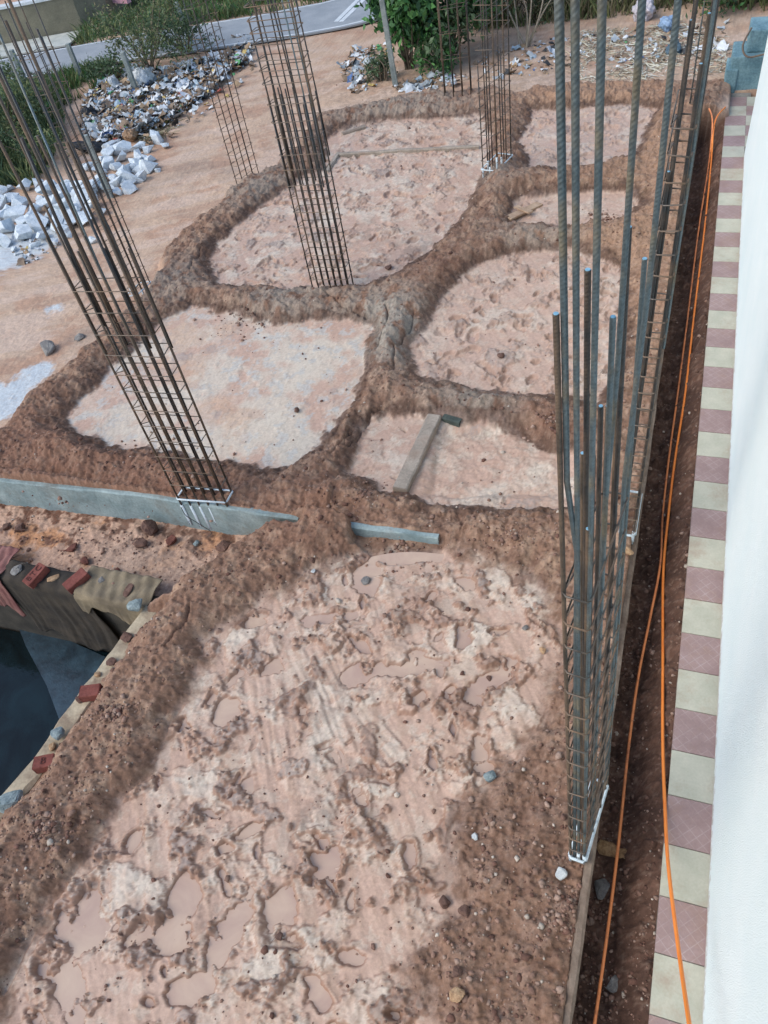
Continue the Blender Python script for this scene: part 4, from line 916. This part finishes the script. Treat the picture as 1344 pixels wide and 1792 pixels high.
# ------------------------------------------------------------------ vegetation
LEAF = mat_attr('leaf', .6, var=.15, bscale=30, trans=.25); STRAW = mat_attr('straw', .9, var=.2)
BARK = mat_two('bark', rgba(96,84,70), rgba(130,116,98), 8)
def leaves(C_, n, size, cols, seed, parent=None, name='foliage', narrow=.42, droop=.4):
    """many small bent leaf faces gathered in clumps; C_ = list of (x,y,z,r)"""
    r = np.random.RandomState(seed); V = []; Fc = []; T = []; w = np.array([c[3]**2 for c in C_]); w = w/w.sum()
    tw = r.choice(len(C_), n//6, p=w); q = 0
    for ci in tw:
        cx, cy, cz, cr = C_[ci]; d = r.normal(size=3); d /= np.linalg.norm(d); rad = cr*(r.rand()**.45)
        p = np.array([cx, cy, cz])+d*rad*np.array([1,1,.85]); ax = d+r.normal(size=3)*.6; ax[2] -= droop*.3; ax /= np.linalg.norm(ax)
        col = np.array(cols[r.randint(len(cols))])*r.uniform(.75, 1.25)
        for k in range(6):
            s = size*r.uniform(.6, 1.3); t = r.normal(size=3); t -= ax*t.dot(ax)*.4; t[2] -= droop; t /= np.linalg.norm(t); b = np.cross(t, r.normal(size=3)); b /= np.linalg.norm(b)+1e-6
            o = p+ax*size*.8*(k-2.5); nn = np.cross(t, b)
            V += [o, o+t*s*.5+b*s*narrow*.5, o+t*s-nn*s*.15, o+t*s*.5-b*s*narrow*.5]; Fc.append((q, q+1, q+2, q+3)); q += 4
            T += [col*r.uniform(.9,1.1)]*4
    me = mesh_np(name, V, Fc); vattr(me, 'tint', np.clip(T, 0, 1)); return link(name, me, LEAF, parent)
def twigs(base, tips, rad, parent, mat=BARK, seed=0, name='stems'):
    r = random.Random(seed); bm = bmesh.new()
    for tx, ty, tz in tips:
        b = np.array(base)+np.array([r.uniform(-.06,.06), r.uniform(-.06,.06), 0]); e = np.array([tx, ty, tz]); m = (b+e)/2+np.array([r.uniform(-.1,.1), r.uniform(-.1,.1), .08])
        V, f, n, k = tube(spline([b, m, e], 5), rad, 5); V = [np.array(v) for v in V]
        cent = [sum(V[i*n:(i+1)*n])/n for i in range(k)]
        vs = [bm.verts.new(cent[i//n]+(V[i]-cent[i//n])*(1-.75*(i//n)/(k-1))) for i in range(len(V))]
        for q in f: bm.faces.new([vs[i] for i in q])
    return link(name, bm_mesh(bm, name, True), mat, parent)
GD = [alb(66,86,60), alb(84,106,76), alb(104,124,90)]; GB = [alb(84,132,74), alb(104,150,86), alb(70,112,66), alb(52,84,56)]; GY = [alb(112,124,80), alb(132,138,92), alb(96,112,72)]; GDRY = [alb(138,128,100), alb(116,110,88), alb(150,140,112)]
def bush(px, py, w, h, n, size, cols, label, seed, narrow=.42, trunk=True, z=None, cat='shrub', name='shrub', droop=.4):
    x, y, z = ground_at(px, py); t = thing(name, label, cat, (x, y, z)); r = random.Random(seed); C_ = []
    for k in range(14):
        a = r.uniform(0, 6.28); q = w*.5*r.random()**.6; hz = h*r.uniform(.25, .9)
        C_.append((q*math.cos(a), q*math.sin(a)*.8, hz, w*r.uniform(.12, .26)*(1.1-.4*hz/h)))
    leaves(C_, n, size, cols, seed, t, narrow=narrow, droop=droop)
    if trunk: twigs((0, 0, -.05), [(c[0], c[1], c[2]) for c in C_], .018, t, seed=seed)
    return t
bush(262,128,1.8,1.2,3300,.07,GD+GY+GDRY[:1],'feathery green shrub beside the road above the rubbish heap',1,narrow=.3)
bush(325,95,1.3,.8,2200,.07,GD,'low dark shrub right of the feathery roadside shrub',2,narrow=.35)
bush(205,140,.9,.35,1200,.06,GD,'small dark green bush at the top edge of the rubbish',3)
bush(715,120,1.1,1.5,3600,.13,GB,'bright leafy green bush behind the tall pale post',4,narrow=.5,droop=.7)
bush(790,100,1.5,1.7,5200,.11,GD+GB[:1],'dense dark green bush right of the bright leafy bush',5)
bush(690,70,.8,1.9,1100,.12,GD,'tall open shrub with drooping leaves above the pale post',6,narrow=.55,droop=.8)
bush(670,140,.5,.4,700,.07,GD,'small weedy tuft at the foot of the tall pale post',7,narrow=.3)
bush(760,130,.6,.35,800,.07,GB,'low green weeds in front of the dense dark bush',8)
bush(890,40,1.8,1.2,4200,.08,GD+GDRY,'dark straggly thicket behind the dirt bank',9,narrow=.3)
bush(985,22,1.6,.9,2500,.07,GD+GDRY,'dry brushy thicket of twigs at the top middle',10,narrow=.25)
bush(1070,-5,2.0,.9,2800,.08,GD+GY,'weedy thicket at the top behind the litter',11,narrow=.3)
bush(1280,8,1.8,.9,3600,.09,GD+GB[:1],'dark leafy bush above the blue stepped wall',12)
bush(1200,-8,1.4,.7,2000,.07,GD+GDRY,'low scrub between the litter and the dark leafy bush',13,narrow=.25)
bush(20,250,1.6,.9,3600,.065,GD+GY[:2],'dark green weed thicket at the left edge behind the cage bars',14,narrow=.35)
bush(40,190,1.5,.8,2600,.065,GD+GY,'tall weeds between the left thicket and the road',15,narrow=.35)
bush(-40,300,1.6,.9,3000,.07,GD,'leafy weeds beside the granite heap at the far left',16)
bush(75,290,.9,.6,1600,.06,GD+GY,'weeds growing behind the granite heap',17,narrow=.3)
# a bare dry stem
def dry_stem():
    x, y, z = ground_at(918,82); t = thing('dry_shrub', 'bare pale branching stem standing in front of the thicket', 'dry shrub', (x, y, z))
    twigs((0,0,-.05), [(-.1,.05,.75),(-.35,0,.95),(.3,.1,.9),(.55,.1,.8),(-.2,.1,1.1),(.1,0,1.15)], .018, t, mat_two('dry_bark', rgba(150,138,120), rgba(178,166,148), 8), 5)
dry_stem()
def grass(name, poly, n, h, cols, seed, mat=LEAF, flat=0):
    r = np.random.RandomState(seed); P = [at(px, py, -.06) for px, py in poly]; xs_ = [p[0] for p in P]; ys_ = [p[1] for p in P]; V = []; Fc = []; T = []; q = 0; c = 0
    while c < n:
        x = r.uniform(min(xs_), max(xs_)); y = r.uniform(min(ys_), max(ys_))
        if not inside(P, x, y): continue
        if perlin(np.array([x*1.5]), np.array([y*1.5]), 7)[0]+r.rand()*.7 < .1: continue
        c += 1; z = gz(x, y); hh = h*r.uniform(.4, 1.3); a = r.rand()*6.28; b = np.array([math.cos(a), math.sin(a), 0])*(.012 if not flat else .010)
        l = r.normal(size=3)*.35*hh*(1 if not flat else 3); l[2] = hh*(1 if not flat else r.uniform(.05,.3)); o = np.array([x, y, z-.01+flat*.01]); col = np.array(cols[r.randint(len(cols))])*r.uniform(.75,1.25)
        V += [o-b, o+b, o+l*.6+b*.6+np.array([0,0,.1*hh]), o+l]; Fc.append((q, q+1, q+2, q+3)); q += 4; T += [col]*4
    me = mesh_np(name, V, Fc); vattr(me, 'tint', np.clip(T, 0, 1)); return tag(link(name, me, mat), kind='stuff')
grass('grass', [(130,84),(150,50),(200,34),(245,0),(330,-60),(700,-60),(590,-3),(449,22),(250,53)], 15000, .24, GY+GB[:1]+GD[2:], 1)
grass('grass', [(60,140),(140,124),(200,112),(200,135),(120,180),(60,200)], 3500, .2, GY+GB[:1], 2)
grass('grass', [(-60,170),(60,140),(110,180),(110,240),(60,320),(-60,330)], 7000, .25, GD+GY, 3)
grass('grass', [(830,60),(1000,40),(1240,20),(1350,30),(1350,-50),(820,-50)], 7000, .3, GDRY+GY, 4)
grass('straw_litter', [(1000,150),(1010,60),(1200,40),(1280,70),(1275,130),(1150,150)], 2200, .10, [alb(196,190,170), alb(170,158,134), alb(206,204,190)], 5, STRAW, 1)
grass('straw_litter', [(230,260),(260,200),(300,190),(290,240)], 500, .12, GDRY, 6, STRAW, 1)

# ------------------------------------------------------------------ litter
def crumple(name, pts, sizes, mat, tints):
    V, Fc, T = [], [], []; r = np.random.RandomState(len(pts)+1); n = 3; q = 0
    for (x, y, z), s, t in zip(pts, sizes, tints):
        g = r.normal(size=(n+1, n+1))*.28; a = r.rand()*6.28; c, d = math.cos(a), math.sin(a); asp = r.uniform(.45, 1.0); tilt = r.normal(size=2)*.45
        for i in range(n+1):
            for j in range(n+1):
                u = (i/n-.5)+r.normal()*.09; v = ((j/n-.5)+r.normal()*.09)*asp
                V.append((x+s*(u*c-v*d), y+s*(u*d+v*c), z+s*(.16+g[i, j]*.45+.7*tilt[0]*u+.7*tilt[1]*v))); T.append(np.array(t)*r.uniform(.85, 1.15))
        for i in range(n):
            for j in range(n): b = q+i*(n+1)+j; Fc.append((b, b+n+1, b+n+2, b+1))
        q += (n+1)**2
    me = mesh_np(name, V, Fc); vattr(me, 'tint', np.clip(T, 0, 1)); return tag(link(name, me, mat), kind='stuff')
def litter(name, regions, seed, heap=0.0):
    r = np.random.RandomState(seed); P, S_, T_ = [], [], []
    pal = [(alb(216,220,222), 30), (alb(184,190,192), 22), (alb(160,178,188), 9), (alb(70,70,70), 9), (alb(132,112,92), 26), (alb(176,148,116), 14), (alb(90,116,160), 2), (alb(90,156,100), 1.5), (alb(190,110,100), 1.5), (alb(206,180,110), 2)]
    cs = [p[0] for p in pal]; w = np.array([p[1] for p in pal], float); w /= w.sum()
    for poly, n, s in regions:
        c = 0; xs_ = [p[0] for p in poly]; ys_ = [p[1] for p in poly]
        while c < n:
            px, py = r.uniform(min(xs_), max(xs_)), r.uniform(min(ys_), max(ys_))
            if not inside(poly, px, py): continue
            x, y, z = ground_at(px, py, 2); c += 1
            P.append((x, y, z+heap*r.rand())); S_.append(s*min(1.9, .4+.5*r.exponential())); T_.append(cs[r.choice(len(cs), p=w)])
    crumple(name, P, S_, mat_attr('litter', .55, var=.15, bscale=20, bs=.4, bd=.02), T_)
litter('rubbish', [([(150,180),(200,140),(225,120),(300,130),(380,105),(432,98),(436,112),(400,130),(380,160),(340,185),(300,215),(240,240),(180,255),(150,240)], 6000, .09), ([(195,118),(215,122),(205,160),(180,165)], 260, .10), ([(140,240),(150,170),(440,85),(455,125),(330,235),(250,262)], 260, .07)], 1, .10)
litter('rubbish', [([(590,120),(620,85),(680,80),(690,110),(660,150),(620,165)], 260, .075), ([(780,150),(850,90),(1000,60),(1270,40),(1270,100),(1000,125),(850,140)], 300, .075), ([(690,150),(790,125),(800,150),(700,165)], 90, .10), ([(40,470),(10,420),(90,380),(110,430)], 60, .06), ([(410,70),(440,60),(440,100),(400,110)], 140, .12)], 2)
def sack(px, py, w, h, d, c, label, seed, cat='bag', name='plastic_bag', zadd=0):
    x, y, z = ground_at(px, py); bm = bmesh.new(); bmesh.ops.create_icosphere(bm, subdivisions=4, radius=.5)
    for v in bm.verts:
        p = v.co.normalized(); a, b_ = math.atan2(p.y, p.x), p.z
        k = 1+.16*math.sin(3*a+seed)+.10*math.sin(7*a+2*b_*5+seed)+.07*math.sin(13*a-9*b_)+.08*math.sin(b_*8+seed)
        k *= 1-.35*max(0, p.z)**2; v.co = Vector((p.x*.5*k*w, p.y*.5*k*d, p.z*.5*k*h))
    o = link(name, bm_mesh(bm, name, True), mat_two('film_'+str(seed), rgba(*[max(0, q-18) for q in c]), rgba(*c), 14, .3, .7, .45, 40, .5, .02)); o.location = (x, y, z+h*.38+zadd); o.rotation_euler = (.15, .2, seed); return tag(o, label, cat)
sack(257,155,.34,.42,.3,(216,220,220),'large white tied bag beside the short post in the rubbish heap',1)
sack(178,167,.2,.15,.14,(40,170,80),'bright green plastic piece at the upper edge of the rubbish heap',2)
sack(90,190,.24,.16,.16,(50,190,90),'bright green plastic wrapper behind the front left cage bars',3)
sack(205,160,.16,.34,.14,(200,206,210),'white slumped bag left of the short post',4)
sack(183,228,.2,.14,.16,(80,120,190),'blue plastic scrap at the lower edge of the rubbish heap',5)
sack(168,200,.18,.13,.14,(90,140,190),'light blue plastic scrap in the middle of the rubbish heap',6)
sack(160,210,.22,.26,.2,(44,46,52),'black plastic bag in the rubbish heap',7)
sack(1125,32,.45,.34,.3,(206,200,206),'white printed sack lying at the top behind the near bars',8)
sack(1168,52,.28,.24,.2,(150,176,206),'pale blue plastic sheet right of the white sack',9)
sack(1060,10,.2,.2,.16,(60,90,170),'dark blue plastic bag in the scrub at the top',10)
sack(1178,90,.35,.12,.2,(90,110,120),'flat dark grey plastic sheet on the tan dirt',11)
sack(770,130,.28,.12,.2,(212,214,214),'crumpled white paper in front of the dark bush',12)
sack(170,262,.7,.14,.24,(30,30,32),'long black burnt plastic strip behind the granite heap',13)
sack(232,245,.24,.2,.2,(166,132,100),'tan cloth bundle beside the granite heap',14, cat='bundle', name='cloth_bundle')
# dry leaf in the trench
def dry_leaf():
    x, y, z = ground_at(1086,1495); bm = bmesh.new(); r = random.Random(4); n = 14; ctr = bm.verts.new((0,0,.0)); ring = []
    for k in range(n):
        a = 6.283*k/n; q = .075*(1+.35*math.cos(2*a)+.25*r.uniform(-1,1)); ring.append(bm.verts.new((q*math.cos(a)*1.3, q*math.sin(a)*.8, .02*math.sin(3*a)+.012)))
    for k in range(n): bm.faces.new((ctr, ring[k], ring[(k+1) % n]))
    bmesh.ops.subdivide_edges(bm, edges=list(bm.edges), cuts=2)
    for v in bm.verts: v.co.z += r.uniform(-.004,.004)
    o = link('dry_leaf', bm_mesh(bm, 'dry_leaf', True), mat_two('dry_leaf', rgba(150,112,76), rgba(186,150,108), 30, bs=.5)); o.location = (x, y, z+.02)
    o.modifiers.new('thickness', 'SOLIDIFY').thickness = .002; tag(o, 'curled dry brown leaf under the muddy orange cable in the trench', 'leaf')
dry_leaf()
def tie_wire():
    x, y = at(315,885,-.0); V = []
    P = spline([(x+.02,y-.015,.0),(x+.04,y-.03,-.08),(x+.09,y-.03,-.13),(x+.16,y-.035,-.18),(x+.22,y-.03,-.26),(x+.18,y-.05,-.30)])
    v, f, n, m = tube(P, .003, 6); me = mesh_np('tie_wire', v, f); tag(link('tie_wire', me, STEEL_DARK), 'loose dark tie wire hanging down the blue grey beam below the front left cage', 'wire')
tie_wire()
# broken board beside the small far cell
def board():
    x, y, z = ground_at(917,374); bm = bmesh.new(); add_box(bm, -.26, .26, -.05, .05, 0, .025, .004); add_box(bm, -.05, .02, -.12, .12, .026, .045, .004)
    o = link('broken_board', bm_mesh(bm, 'broken_board'), mat_two('muddy_wood', rgba(168,138,112), rgba(196,168,140), 9)); o.location = (x, y, z+.02); o.rotation_euler = (0, .1, 1.0); tag(o, 'broken muddy board lying in the small far cell by the ridge', 'board')
board()
